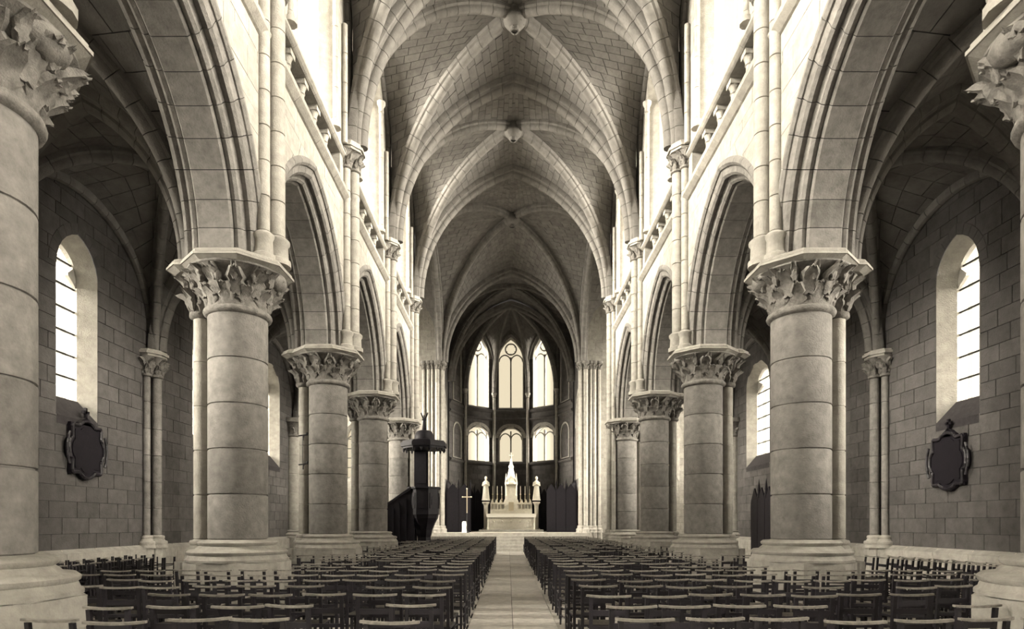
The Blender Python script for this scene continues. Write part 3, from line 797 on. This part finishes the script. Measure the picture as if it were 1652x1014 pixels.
# ------------------------------------------------------------------ chancel and apse
for sx in (-1, 1):
    root = empty('wall_chancel_'+SIDE[sx], kind='structure', label='shade-darkened stone side wall of the chancel, %s' % SIDE[sx])
    F = Frame((sx*(XW-.05), EAST+.6), (0, 1), (-sx, 0)); bl, bk = MB(), MB()
    ashlar(F, 0, AY-EAST-.6, 1.0, 17.6, .4, .8, [(2.3, 4.6, 10.4, arch_hw(1.3, 8.2, 2.2))], .6, blocks=bl, back=bk)
    window(wi, F, 2.3, 1.3, 4.6, 8.2, 2.2, .3, 1.15, 2.0, .2, 2, .8, label='tall window added in the %s side wall of the chancel to light the altar' % SIDE[sx]); wi += 1  # windows added out of sight so the suns reach the altar
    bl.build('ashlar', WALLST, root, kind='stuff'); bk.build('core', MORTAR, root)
root = empty('wall_apse', kind='structure', label='five-sided apse wall behind the altar')
bl, bk = MB(), MB()
for k in range(5):
    c0, c1 = Vector(AV[k]), Vector(AV[k+1]); L_ = (c1-c0).length; u = (c1-c0)/L_
    mid = (c0+c1)/2; n = (Vector((0, AY))-mid).normalized()
    F = Frame(tuple(c0), (u.x, u.y), (n.x, n.y))
    up = arch_hw(.98 if k == 2 else .92, 14.3, 1.75)
    lo = arch_hw(.95, 8.2, .85)
    ashlar(F, 0, L_, 1.0, 17.6, .4, .8, [(L_/2, 6.35, 9.05, lo), (L_/2, 10.5, 16.05, up)] if 0 < k < 4 else [], .6, blocks=bl, back=bk, seed=k)
    nm = ['far right','right of centre','central','left of centre','far left'][k]
    if 0 < k < 4:
        window(wi, F, L_/2, .98 if k == 2 else .92, 10.5, 14.3, 1.75, .2, .93 if k == 2 else .84, 1.65, .1, 2, .9, rose=True, label='tall two-light upper apse window with rosette, %s' % nm, bars=False); wi += 1
        window(wi, F, L_/2, .95, 6.35, 8.2, .85, .2, .86, .75, .05, 2, .7, label='low paired apse window below the dark band, %s' % nm, bars=False); wi += 1
    else:
        for g, (za, zs_, hh, w2) in enumerate(((10.5, 14.3, 1.6, .8), (6.35, 8.2, .8, .8))):
            m = MB(); A = outline(w2, za, zs_, hh); B2 = outline(w2-.12, za+.05, zs_, hh-.12); ring(m, F, L_/2, A, .0, A, .07); ring(m, F, L_/2, A, .07, B2, .07); ring(m, F, L_/2, B2, .07, B2, .0)
            m.build('blind_arch', STONE, root)
    for nm2, pr in (('string_course', [(0,9.5),(.14,9.6),(.16,9.7),(.05,9.78),(.05,10.1),(.14,10.2),(.18,10.34),(0,10.45)]), ('sill_course', [(0,6.0),(.16,6.1),(.2,6.22),(0,6.34)])):
        m = MB(); q = len(pr); m.add([F.P(0,p,z) for p,z in pr]+[F.P(L_,p,z) for p,z in pr], [tuple(range(q)), tuple(range(2*q-1,q-1,-1))]+[(j,(j+1)%q,q+(j+1)%q,q+j) for j in range(q)]); m.build(nm2, WALLST, root)
    if k > 0:
        p = Vector((0, AY))+(c0-Vector((0, AY)))*.965
        m = MB(); shaft(m, p.x, p.y, .12, 1.0, 11.3, .9, 12, .006); m.lathe([(.12,11.3),(.17,11.34),(.13,11.4),(.22,11.6),(.22,11.66)], p.x, p.y, 12); m.build('apse_shaft', STONE, root, smooth=40)
bl.build('ashlar', WALLST, root, kind='stuff'); bk.build('core', MORTAR, root)

# ------------------------------------------------------------------ choir panelling, altar and furnishings
def panelling(name, pts, z0, z1, label, seed):
    root = empty(name, (0,0,0), label=label, cat='panelling')
    rn = random.Random(seed)
    for (x0, y0), (x1, y1) in zip(pts[:-1], pts[1:]):
        L_ = math.hypot(x1-x0, y1-y0); u = ((x1-x0)/L_, (y1-y0)/L_); F = Frame((x0, y0), u, (u[1], -u[0]))
        n = max(1, round(L_/.62))
        for i in range(n):
            a, b = L_*i/n, L_*(i+1)/n; m = MB(); bar(m, F, a+.02, b-.02, -.06, 0, z0, z1)
            for zz in (z0+.4, z0+1.1, z0+2.2): bar(m, F, a+.05, b-.05, 0, .03, zz, zz+.08)
            c = (a+b)/2; q = [F.P(a+.04,-.05,z1),F.P(b-.04,-.05,z1),F.P(c,-.05,z1+.42),F.P(a+.04,.0,z1),F.P(b-.04,.0,z1),F.P(c,.0,z1+.42)]
            m.add(q, [(0,1,2),(5,4,3),(0,2,5,3),(1,4,5,2)]); m.build('panel', OAK, root)
            m = MB(); p = F.P(a, 0, 0); m.box(p.x-.05, p.x+.05, p.y-.05, p.y+.05, z0, z1+.15); m.lathe([(.07,z1+.15),(.05,z1+.3),(.06,z1+.34),(.0,z1+.75)], p.x, p.y, 6); m.build('pinnacle_post', OAK, root)
        m = MB(); bar(m, F, 0, L_, 0, .42, z0+.44, z0+.5); bar(m, F, 0, L_, .38, .42, z0, z0+.46); m.build('bench', OAK, root)
    return root
panelling('choir_panelling', [(-2.7, 40.25), (-4.2, 39.95), (-4.3, 43.4), (-3.25, 45.9), (-1.75, 47.1)], 1.0, 3.75, 'dark carved wooden panelling with pinnacles left of the altar', 1)
panelling('choir_panelling', [(1.75, 47.1), (3.25, 45.9), (4.3, 43.4), (4.2, 39.95), (2.3, 40.3)], 1.0, 3.75, 'dark carved wooden panelling with pinnacles right of the altar', 2)
panelling('wooden_screen', [(9.7, 20.4), (8.9, 20.4), (8.9, 22.9)], 0, 2.45, 'dark pinnacled wooden screen against the right aisle wall, seen between the first two right piers', 5)

AL = 42.6
at = empty('high_altar', (0, AL, 1.0), label='white marble high altar with carved front and spired tabernacle', cat='altar')
MB().box(-2.2, 2.2, -1.0, .9, 0, .14).build('altar_step', STONE, at)
MB().box(-1.55, 1.55, -.45, .5, .14, 1.08).build('altar_block', MARBLE, at)
MB().box(-1.72, 1.72, -.6, .6, 1.08, 1.22).build('altar_table', MARBLE, at)
MB().box(-1.70, 1.70, -.63, -.60, .98, 1.235).build('altar_cloth', LINEN, at)
for i in range(5):
    c = -1.2+.6*i; m = MB(); o = outline(.22, .28, .68, .22, 5); n = len(o)
    m.add([(c+u, -.49, z) for u, z in o]+[(c+u, -.45, z) for u, z in o]+[(c+u*.8, -.49, .28+(z-.28)*.9) for u, z in o]+[(c+u*.8, -.46, .28+(z-.28)*.9) for u, z in o],
          [(i_, (i_+1)%n, n+(i_+1)%n, n+i_) for i_ in range(n)]+[(i_, (i_+1)%n, 2*n+(i_+1)%n, 2*n+i_) for i_ in range(n)]+[(2*n+i_, 2*n+(i_+1)%n, 3*n+(i_+1)%n, 3*n+i_) for i_ in range(n)])
    m.box(c-.07, c+.07, -.5, -.45, .3, .62); m.ball((c, -.48, .70), .06)
    m.build('front_niche', MARBLE, at)
for x in (-1.62, 1.62):
    m = MB(); m.lathe([(.09,.14),(.09,.24),(.055,.28),(.055,.95),(.09,1.0),(.09,1.08)], x, -.5, 10); m.build('corner_column', MARBLE, at, smooth=40)
rt = MB().box(-1.46, 1.46, .35, .75, 1.22, 1.55).build('retable_step', MARBLE, at)
m = MB(); m.box(-1.46, 1.46, .45, .8, 1.5, 1.58); m.box(-1.46, 1.46, .45, .8, 1.92, 2.02)
for i in range(13):
    x = -1.42+.2367*i
    if abs(x) > .35: m.lathe([(.04,1.58),(.03,1.62),(.03,1.85),(.05,1.92)], x, .5, 8)
m.box(-1.46, 1.46, .74, .8, 1.5, 2.0); m.build('retable_arcade', MARBLE, at)
m = MB()
for i in range(10):
    x = -1.35+.3*i
    if abs(x) > .3: m.prism([(-.09,-.03),(.09,-.03),(.09,.03),(-.09,.03)], 2.02, 2.26, x, .55, .1)
m.build('retable_cresting', MARBLE, at)
# tabernacle tower
tb = MB().box(-.42, .42, .1, .8, 1.22, 2.5).build('tabernacle', MARBLE, at)
MB().box(-.17, .17, .07, .1, 1.45, 2.05).build('tabernacle_door', BRASS, tb)
m = MB()
for x in (-.36, .36):
    m.lathe([(.07,2.5),(.05,2.6),(.05,3.2),(.08,3.3)], x, .2, 8); m.lathe([(.09,3.3),(.07,3.4),(.0,4.1)], x, .2, 6)
    m.lathe([(.07,2.5),(.05,2.6),(.05,3.2),(.08,3.3)], x, .65, 8)
m.box(-.42, .42, .68, .76, 2.5, 3.3); m.prism(octo(.48), 3.3, 3.42, 0, .43); m.prism(octo(.40), 3.42, 4.5, 0, .43, .35); m.prism(octo(.2), 4.45, 4.6, 0, .43)
for i in range(6): a = PI/3*i; m.prism(octo(.06, 4), 3.42, 4.0, .36*cos(a), .43+.36*sin(a), .1)
m.prism(octo(.14), 4.6, 5.2, 0, .43, .15); m.box(-.03, .03, .40, .46, 5.1, 5.55); m.box(-.14, .14, .41, .45, 5.3, 5.37)
m.build('spire', MARBLE, tb)
def robed_figure(name, loc, h, m_, label, wings=False, rz=0):
    """a small carved standing figure in a long robe: one continuous body"""
    k = h/1.8; root = empty(name, loc, rz, label=label, cat='statue')
    b = MB(); P = [(.30,0),(.31,.05),(.27,.35),(.23,.75),(.20,1.0),(.215,1.2),(.225,1.36),(.17,1.46),(.075,1.52),(.065,1.57),(.09,1.61),(.115,1.70),(.105,1.79),(.06,1.85),(.01,1.87)]
    n = 16; b.lathe([(r*k, z*k) for r, z in P], 0, 0, n)
    b.v = [(x*(1+.06*sin(6*math.atan2(y, x))*(1 if z < 1.1*k else 0)), y*(.72 if z < 1.5*k else 1), z) for x, y, z in b.v]
    for sg in (-1, 1):
        b.tube((sg*.21*k,0,1.38*k),(sg*.27*k,-.05*k,1.08*k),.065*k,.055*k); b.tube((sg*.27*k,-.05*k,1.08*k),(sg*.05*k,-.22*k,1.2*k),.055*k,.035*k); b.ball((sg*.03*k,-.23*k,1.22*k), .045*k)
    b.ball((0,-.11*k,1.70*k), .02*k); b.build('figure', m_, root, smooth=60)
    if wings:
        w = MB()
        for sg in (-1, 1):
            for q in range(5): w.add([(sg*.08*k,.1*k,(1.0+.1*q)*k),(sg*(.30+.07*q)*k,.2*k,(1.35+.19*q)*k),(sg*(.22+.06*q)*k,.22*k,(1.5+.21*q)*k),(sg*.08*k,.13*k,(1.2+.08*q)*k),
                                     (sg*.08*k,.14*k,(1.0+.1*q)*k),(sg*(.30+.07*q)*k,.24*k,(1.35+.19*q)*k),(sg*(.22+.06*q)*k,.26*k,(1.5+.21*q)*k),(sg*.08*k,.17*k,(1.2+.08*q)*k)],
                                    [(0,1,2,3),(7,6,5,4),(0,4,5,1),(1,5,6,2),(2,6,7,3),(3,7,4,0)])
        w.build('wings', m_, root)
    else: MB().lathe([(.34*k,-.12*k),(.34*k,-.02*k),(.30*k,.0)], 0, 0, 12).build('pedestal', m_, root)
    return root
for sx in (-1, 1):
    m = MB(); m.prism(octo(.26), 1.14, 1.22, sx*1.78, AL+.62); m.lathe([(.17,1.15),(.15,1.3),(.15,2.8),(.2,2.95),(.26,3.0),(.26,3.08)], sx*1.78, AL+.62, 12)
    m.build('statue_column', MARBLE, None, smooth=40, label='slim white column beside the altar on the %s carrying a statue' % SIDE[sx], cat='column')
    robed_figure('statue', (sx*1.78, AL+.62, 3.28), 1.55, MARBLE, 'small white robed statue on the column at the altar, %s' % SIDE[sx])
robed_figure('statue', (0, AL+.43, 3.05-.36), .0001+.62, MARBLE, 'tiny white statue in the niche of the altar spire')
for i in range(6):
    x = (-1.3, -.98, -.66, .66, .98, 1.3)[i]; r = empty('altar_candlestick', (x, AL+.70, 3.02), label='tall altar candlestick, %s from the left on the altar' % ('first','second','third','fourth','fifth','sixth')[i], cat='candlestick', group='candlesticks on the altar')
    r.location.z = 3.02
    m = MB(); m.lathe([(.09,0),(.09,.03),(.03,.06),(.025,.2),(.05,.25),(.02,.3),(.02,.55),(.06,.6),(.06,.62)], 0, 0, 10); m.build('stick', BRASS, r, smooth=40)
    MB().lathe([(.022,.62),(.02,1.15),(.002,1.19)], 0, 0, 8).build('candle', WAX, r)
# processional cross left of the altar
pc = empty('processional_cross', (-2.72, 37.4, 1.0), label='slim pale processional cross standing left of the altar', cat='cross')
m = MB(); m.lathe([(.16,0),(.16,.05),(.05,.1),(.02,.15),(.018,1.2)], 0, 0, 10); m.build('staff', IRON, pc, smooth=40)
m = MB(); m.box(-.028, .028, -.02, .02, 1.2, 2.65); m.box(-.27, .27, -.02, .02, 2.15, 2.21)
for c_ in ((-.27,0,2.18),(.27,0,2.18),(0,0,2.68)): m.ball(c_, .045)
m.build('cross', BRASS, pc)
m = MB(); m.lathe([(.13,0),(.15,.05),(.12,.3),(.14,.5),(.11,.68),(.05,.7)], -2.85, 36.9, 12); m.v = [(x, y, z+1.0) for x, y, z in m.v]
m.build('white_urn', MARBLE, None, smooth=40, label='small white standing urn at the foot of the left chancel panelling', cat='urn')

# ------------------------------------------------------------------ pulpit
pu = empty('pulpit', (-3.75, 25.9, 0), label='dark carved wooden pulpit with canopy and stair against the left arcade', cat='pulpit')
m = MB(); m.prism(octo(.5), 0, .18); m.lathe([(.36,.18),(.30,.3),(.28,1.0),(.33,1.15),(.36,1.3),(.46,1.55),(.60,1.80),(.64,1.98)], 0, 0, 8, PI/8); m.build('pedestal', OAK, pu)
MB().prism(octo(.66), 1.95, 2.05).build('pulpit_floor', OAK, pu)
for k in range(8):
    a = PI/4*k; c_, s_ = cos(a), sin(a)
    if k == 4: continue
    m = MB(); F = Frame((.585*c_, .585*s_), (-s_, c_), (c_, s_)); bar(m, F, -.25, .25, -.02, .02, 2.05, 3.0); bar(m, F, -.18, .18, .02, .045, 2.2, 2.85); bar(m, F, -.1, .1, .04, .06, 2.35, 2.7)
    m.build('pulpit_panel', OAK, pu)
m = MB(); m.prism(octo(.67), 2.98, 3.03); m.prism(octo(.73), 3.03, 3.10); m.build('pulpit_rail', OAK, pu)
m = MB(); m.box(-.5, .1, .50, .58, 2.0, 4.75); m.box(-.42, .02, .47, .5, 3.3, 4.6); m.build('back_board', OAK, pu)
m = MB(); m.prism(octo(.92), 4.70, 4.78); m.prism(octo(1.0), 4.78, 4.95); m.prism(octo(.93), 4.95, 5.02); m.prism(octo(.8), 5.02, 5.10, 0, 0, .6)
for k in range(16): a = PI/8*k; m.lathe([(.0,4.56),(.04,4.62),(.05,4.70)], .86*cos(a), .86*sin(a), 6)
m.build('canopy', OAK, pu)
m = MB(); m.lathe([(.40,5.05),(.42,5.12),(.40,5.3),(.32,5.45),(.18,5.50),(.08,5.52),(.10,5.58),(.06,5.62)], 0, 0, 14); m.build('canopy_dome', OAK, pu, smooth=40)
robed_figure('angel_statue', (-3.75, 25.9, 5.61), .52, OAK, 'small dark winged figure crowning the pulpit canopy', wings=True)
sr = MB()
for i in range(10):
    x1 = -.62-.11*i; z = 1.95-.19*i
    MB().box(x1-.14, x1+.02, -.42, .30, z-.05, z).build('stair_tread', OAK, pu)
for yy, nm in ((-.45, 'stair_parapet'), (.32, 'stair_parapet')):
    m = MB(); pts = [(-.55,1.0),(-.55,3.0),(-1.72,1.95),(-1.72,.75)]; pts = [(-.35,.0),(-.35,1.9),(-.5,3.05),(-1.75,2.15),(-1.75,.0)]
    n = len(pts); m.add([(x, yy, z) for x, z in pts]+[(x, yy+.05, z) for x, z in pts], [tuple(range(n)), tuple(range(2*n-1,n-1,-1))]+[(j,(j+1)%n,n+(j+1)%n,n+j) for j in range(n)])
    m.add([(x*1+.0, yy-.03, z) for x, z in ((-.5,3.0),(-.5,3.1),(-1.78,2.22),(-1.78,2.12))]+[(x, yy+.09, z) for x, z in ((-.5,3.0),(-.5,3.1),(-1.78,2.22),(-1.78,2.12))], [(0,1,2,3),(7,6,5,4),(0,4,5,1),(1,5,6,2),(2,6,7,3),(3,7,4,0)])
    for q in range(4): x = -.7-.27*q; m.box(x-.02, x+.02, yy-.03 if yy < 0 else yy+.05, yy if yy < 0 else yy+.08, .9-.0*q if q < 2 else .3, 2.6-.19*q)
    m.build(nm, OAK, pu)
m = MB(); m.box(-1.85, -1.72, -.48, -.36, 0, 2.25); m.lathe([(.08,2.25),(.09,2.33),(.02,2.45)], -1.79, -.42, 8); m.build('newel_post', OAK, pu)

# ------------------------------------------------------------------ stations on the aisle walls
def plaque(sx, zc, label):
    root = empty('station_plaque', (sx*(XA-.03), 13.9, zc), label=label, cat='plaque', group='dark framed plaques on the aisle walls')
    qd = [(.62,0),(.605,.12),(.56,.21),(.51,.25),(.50,.30),(.515,.50),(.49,.57),(.40,.56),(.27,.555),(.23,.60),(.13,.665),(0,.69)]
    out = qd+[(-u, z) for u, z in reversed(qd[:-1])]+[(-u, -z) for u, z in qd[1:]]+[(u, -z) for u, z in reversed(qd[1:-1])]
    N_ = len(out)
    def lay(pts, d0, d1, name, m_, par, sm=None):
        m = MB(); n = len(pts)
        m.add([(-sx*d0, u, z) for u, z in pts]+[(-sx*d1, u, z) for u, z in pts], [tuple(range(n)), tuple(range(2*n-1,n-1,-1))]+[(j,(j+1)%n,n+(j+1)%n,n+j) for j in range(n)])
        return m.build(name, m_, par, sm)
    lay(out, 0, .07, 'backing_board', OAK, root)
    m = MB(); rr = [(u*.93, z*.93) for u, z in out]
    for j in range(N_): a = rr[j]; b = rr[(j+1) % N_]; m.tube((-sx*.08, a[0], a[1]), (-sx*.08, b[0], b[1]), .04, n=6)
    m.build('frame', WOOD, root, smooth=60)
    lay([(u*.76, z*.76) for u, z in out], .07, .09, 'painted_panel', OAK, root)
    m = MB()
    for sg in (-1, 1):      # scrolls down the sides
        for q in range(8):
            a = PI*q/8; b = PI*(q+1)/8
            m.tube((-sx*.1, sg*(.58+.08*sin(a)), .35-.7*q/8), (-sx*.1, sg*(.58+.08*sin(b)), .35-.7*(q+1)/8), .03, n=6)
    m.build('side_scroll', WOOD, root, smooth=60)
    m = MB(); m.add([(-sx*d, u, z) for d in (.0, .07) for u, z in ((-.2,.55),(.2,.55),(.12,.68),(.0,.74),(-.12,.68))], [(0,1,2,3,4),(9,8,7,6,5)]+[(j,(j+1)%5,5+(j+1)%5,5+j) for j in range(5)])
    m.box(*sorted((-sx*.02, -sx*.07)), -.03, .03, .70, .95); m.box(*sorted((-sx*.02, -sx*.07)), -.1, .1, .82, .88); m.build('crowning_cross', OAK, root)
plaque(-1, 3.25, 'dark oval scroll-framed plaque on the left aisle wall below the window')
plaque(1, 3.0, 'dark oval scroll-framed plaque on the right aisle wall below the window')
# iron bracket on second left pier, small picture beyond
br = MB()
for z in (3.1, 3.85):
    br.tube((-5.55, 16.05, z), (-5.5, 15.86, z), .02); br.tube((-5.62, 15.86, z), (-5.38, 15.86, z+.03), .018); br.tube((-5.5, 15.86, z), (-5.5, 15.84, z-.12), .015); br.ball((-5.4, 15.86, z+.06), .035)
br.tube((-5.53, 15.9, 3.1), (-5.53, 15.9, 3.85), .008)
br.build('iron_bracket', IRON, None, label='little black iron bracket fixed on the second left pier', cat='bracket')
tf = empty('candle_stand', (-5.9, 21.2, 0), label='tall thin dark candle stand between the second and third left piers', cat='candle stand')
m = MB(); m.lathe([(.22,0),(.2,.06),(.06,.14),(.03,.3),(.03,1.2),(.07,1.28),(.03,1.36),(.03,2.2),(.14,2.3),(.14,2.34)], 0, 0, 12); m.build('stand', IRON, tf, smooth=40)
MB().lathe([(.05,2.34),(.045,3.0),(.01,3.04)], 0, 0, 10).build('candle', OAK, tf)

# ------------------------------------------------------------------ chairs
def chair_parts():
    P = []
    def add(name, m_, mb, s=None): P.append((name, mb.mesh(name, m_, s)))
    # back is at -y (towards the entrance), sitter looks to +y
    for sx in (-1, 1):
        m = MB(); x = sx*.175; vs = []
        for (yy, z) in ((-.20,0),(-.185,.42),(-.20,.62),(-.225,.86)):
            vs += [(x-.018,yy-.016,z),(x+.018,yy-.016,z),(x+.018,yy+.016,z),(x-.018,yy+.016,z)]
        m.add(vs, [(3,2,1,0),(12,13,14,15)]+[(4*i+j,4*i+(j+1)%4,4*i+4+(j+1)%4,4*i+4+j) for i in range(3) for j in range(4)]); add('back_post', WOOD, m)
        m = MB(); m.tube((sx*.185,.17,0),(sx*.18,.165,.43), .015, .02, 8); add('leg', WOOD, m)
    m = MB(); vs = []; N_ = 6
    for i in range(N_+1):
        x = -.22+.44*i/N_; dz = .012*abs(i/N_*2-1)**2; w = .027 if 0 < i < N_ else .02
        vs += [(x,-.225-w,.86+dz),(x,-.225+w*.7,.86+dz),(x,-.225+w*.7,.879+dz),(x,-.225-w,.879+dz)]
    m.add(vs, [(3,2,1,0),(4*N_,4*N_+1,4*N_+2,4*N_+3)]+[(4*i+j,4*i+(j+1)%4,4*i+4+(j+1)%4,4*i+4+j) for i in range(N_) for j in range(4)]); add('top_rail', LIT_RAIL, m)
    m = MB(); m.box(-.16,.16,-.222,-.205,.68,.735); add('back_rail', WOOD, m)
    m = MB(); m.box(-.16,.16,-.21,-.193,.54,.575); add('back_rail', WOOD, m)
    m = MB(); m.box(-.20,.20,-.19,.19,.405,.43); add('seat_frame', WOOD, m)
    m = MB(); G = []; n = 6
    for j in range(n+1):
        for i in range(n+1):
            u, v = i/n*2-1, j/n*2-1; G.append((u*.185, v*.175, .43+.022*(1-max(abs(u), abs(v)))+.004*((i+j) % 2)))
    m.add(G, [(j*(n+1)+i, j*(n+1)+i+1, (j+1)*(n+1)+i+1, (j+1)*(n+1)+i) for j in range(n) for i in range(n)]); m.box(-.185,.185,-.175,.175,.424,.431); add('rush_seat', RUSH, m)
    m = MB()
    for z, yy in ((.12,.168),(.24,.168)): m.tube((-.18,yy,z),(.18,yy,z), .010, n=6)
    m.tube((-.17,-.195,.17),(.17,-.195,.17), .010, n=6)
    for sx in (-1, 1):
        for z in (.15, .28): m.tube((sx*.178,-.193,z),(sx*.182,.168,z), .010, n=6)
    add('stretcher', WOOD, m)
    return P
CP = chair_parts()
big = MB(); 
whole = bpy.data.meshes.new('church_chair')
vs, fs, mi = [], [], []
mats = [WOOD, LIT_RAIL, RUSH]
for nm, me in CP:
    o = len(vs); vs += [tuple(v.co) for v in me.vertices]
    for p in me.polygons: fs.append(tuple(o+i for i in p.vertices)); mi.append(mats.index(me.materials[0]))
whole.from_pydata(vs, [], fs); [whole.materials.append(m_) for m_ in mats]; whole.polygons.foreach_set('material_index', mi); whole.update()
def new_chair(detail, x, y, rz, label, group, z=0, flip=False, tilt=0):
    if detail:
        r = empty('church_chair', (x, y, z), rz, label=label, cat='chair', group=group)
        for nm, me in CP: ob(nm, me, r)
    else:
        r = ob('church_chair', whole, None, label=label, cat='chair', group=group, loc=(x, y, z)); r.rotation_euler = (0, 0, rz)
    if flip: r.rotation_euler = (PI, 0, rz)
    if tilt: r.rotation_euler = (tilt, 0, rz)
    return r
W1 = ['first','second','third','fourth','fifth','sixth','seventh','eighth','ninth','tenth','eleventh','twelfth','thirteenth','fourteenth','fifteenth','sixteenth','seventeenth','eighteenth','nineteenth','twentieth','twenty-first','twenty-second','twenty-third','twenty-fourth','twenty-fifth','twenty-sixth','twenty-seventh','twenty-eighth','twenty-ninth','thirtieth','thirty-first','thirty-second','thirty-third','thirty-fourth','thirty-fifth']
rn = random.Random(3); cnt = 0; rest = []
nrow = 0; y = 4.75
def blocked(x, y):
    for p in PY:
        if abs(y-p) < 1.12 and 3.95 < abs(x) < 6.35: return True
    if -5.7 < x < -3.0 and 24.9 < y < 27.2: return True
    return False
while y < 33.6:
    for sx, e in ((-1, -.80), (1, .58)):
        lim = 6.6 if (6.6 < y < 9.9) else 5.6 if (4 < y < 5) else 4.35
        x = e+sx*.25; k = 0
        while abs(x)+.2 < lim:
            yy = y+rn.uniform(-.11, .11); xx = x+rn.uniform(-.02, .02); rz = rn.gauss(0, .075)
            if not blocked(xx, yy) and (k == 0 or rn.random() > .06):
                if cnt < 270:
                    lab = 'dark wooden rush-seated chair, %s from the central aisle in %s row, %s block' % (W1[k], W1[nrow], SIDE[sx])
                    new_chair(y < 11.2, xx, yy, rz, lab, 'chairs in rows in the nave'); cnt += 1
                else: rest.append((xx, yy, rz))
            x += sx*.505; k += 1
    y += .80 if y < 12 else .86; nrow += 1
# side pockets under the arcades
for sx in (-1, 1):
    for yy in (13.1, 13.95, 18.6, 19.4):
        for k in range(2): rest.append((sx*(4.75+.52*k), yy, rn.gauss(0, .06)))
vs2, fs2, mi2 = [], [], []
for (x, y, rz) in rest:
    o = len(vs2); c_, s_ = cos(rz), sin(rz)
    vs2 += [(x+a*c_-b*s_, y+a*s_+b*c_, z) for a, b, z in vs]; fs2 += [tuple(o+i for i in f) for f in fs]; mi2 += mi
me = bpy.data.meshes.new('far_chairs'); me.from_pydata(vs2, [], fs2); [me.materials.append(m_) for m_ in mats]; me.polygons.foreach_set('material_index', mi2); me.update()
ob('far_chairs', me, None, kind='stuff', label='farthest rows of dark wooden chairs, packed before the chancel steps', cat='chairs')
# stacked chairs in the aisles
def stacks(sx, pts, top, side):
    for i, (x, y) in enumerate(pts):
        rz = (PI/2 if sx > 0 else -PI/2)+rn.gauss(0, .05)
        new_chair(True, x, y, rz, 'dark chair put aside along the %s aisle wall, %s from the entrance' % (side, W1[i]), 'chairs put aside in the %s aisle' % side)
        if top: new_chair(True, x-sin(rz)*.075, y+cos(rz)*.075, rz+rn.gauss(0, .03), 'dark chair upturned on a lower chair by the %s aisle wall, %s along' % (side, W1[i]), 'upturned chairs in the %s aisle' % side, z=.92 if top == 2 else .895, flip=True)
stacks(1, [(8.35-.11*i*.5, 9.6+.40*i) for i in range(10)], 0, 'right')
stacks(-1, [(-8.15+.0*i, 8.9+.42*i) for i in range(11)], 2, 'left')
for i in range(10):
    new_chair(True, 7.85-.05*i, 9.7+.40*i, PI/2+rn.gauss(0, .05), 'dark chair in the inner line of put-aside chairs, right aisle, %s along' % W1[i], 'inner line of chairs put aside in the right aisle')
for i in range(9):
    new_chair(True, -7.45, 9.2+.43*i, -PI/2+rn.gauss(0, .05), 'dark chair in the inner line of put-aside chairs, left aisle, %s along' % W1[i], 'inner line of chairs put aside in the left aisle')
    new_chair(True, -7.37, 9.2+.43*i, -PI/2+rn.gauss(0, .03), 'dark chair upturned on the inner line by the left aisle wall, %s along' % W1[i], 'upturned chairs on the inner line in the left aisle', z=.895, flip=True)
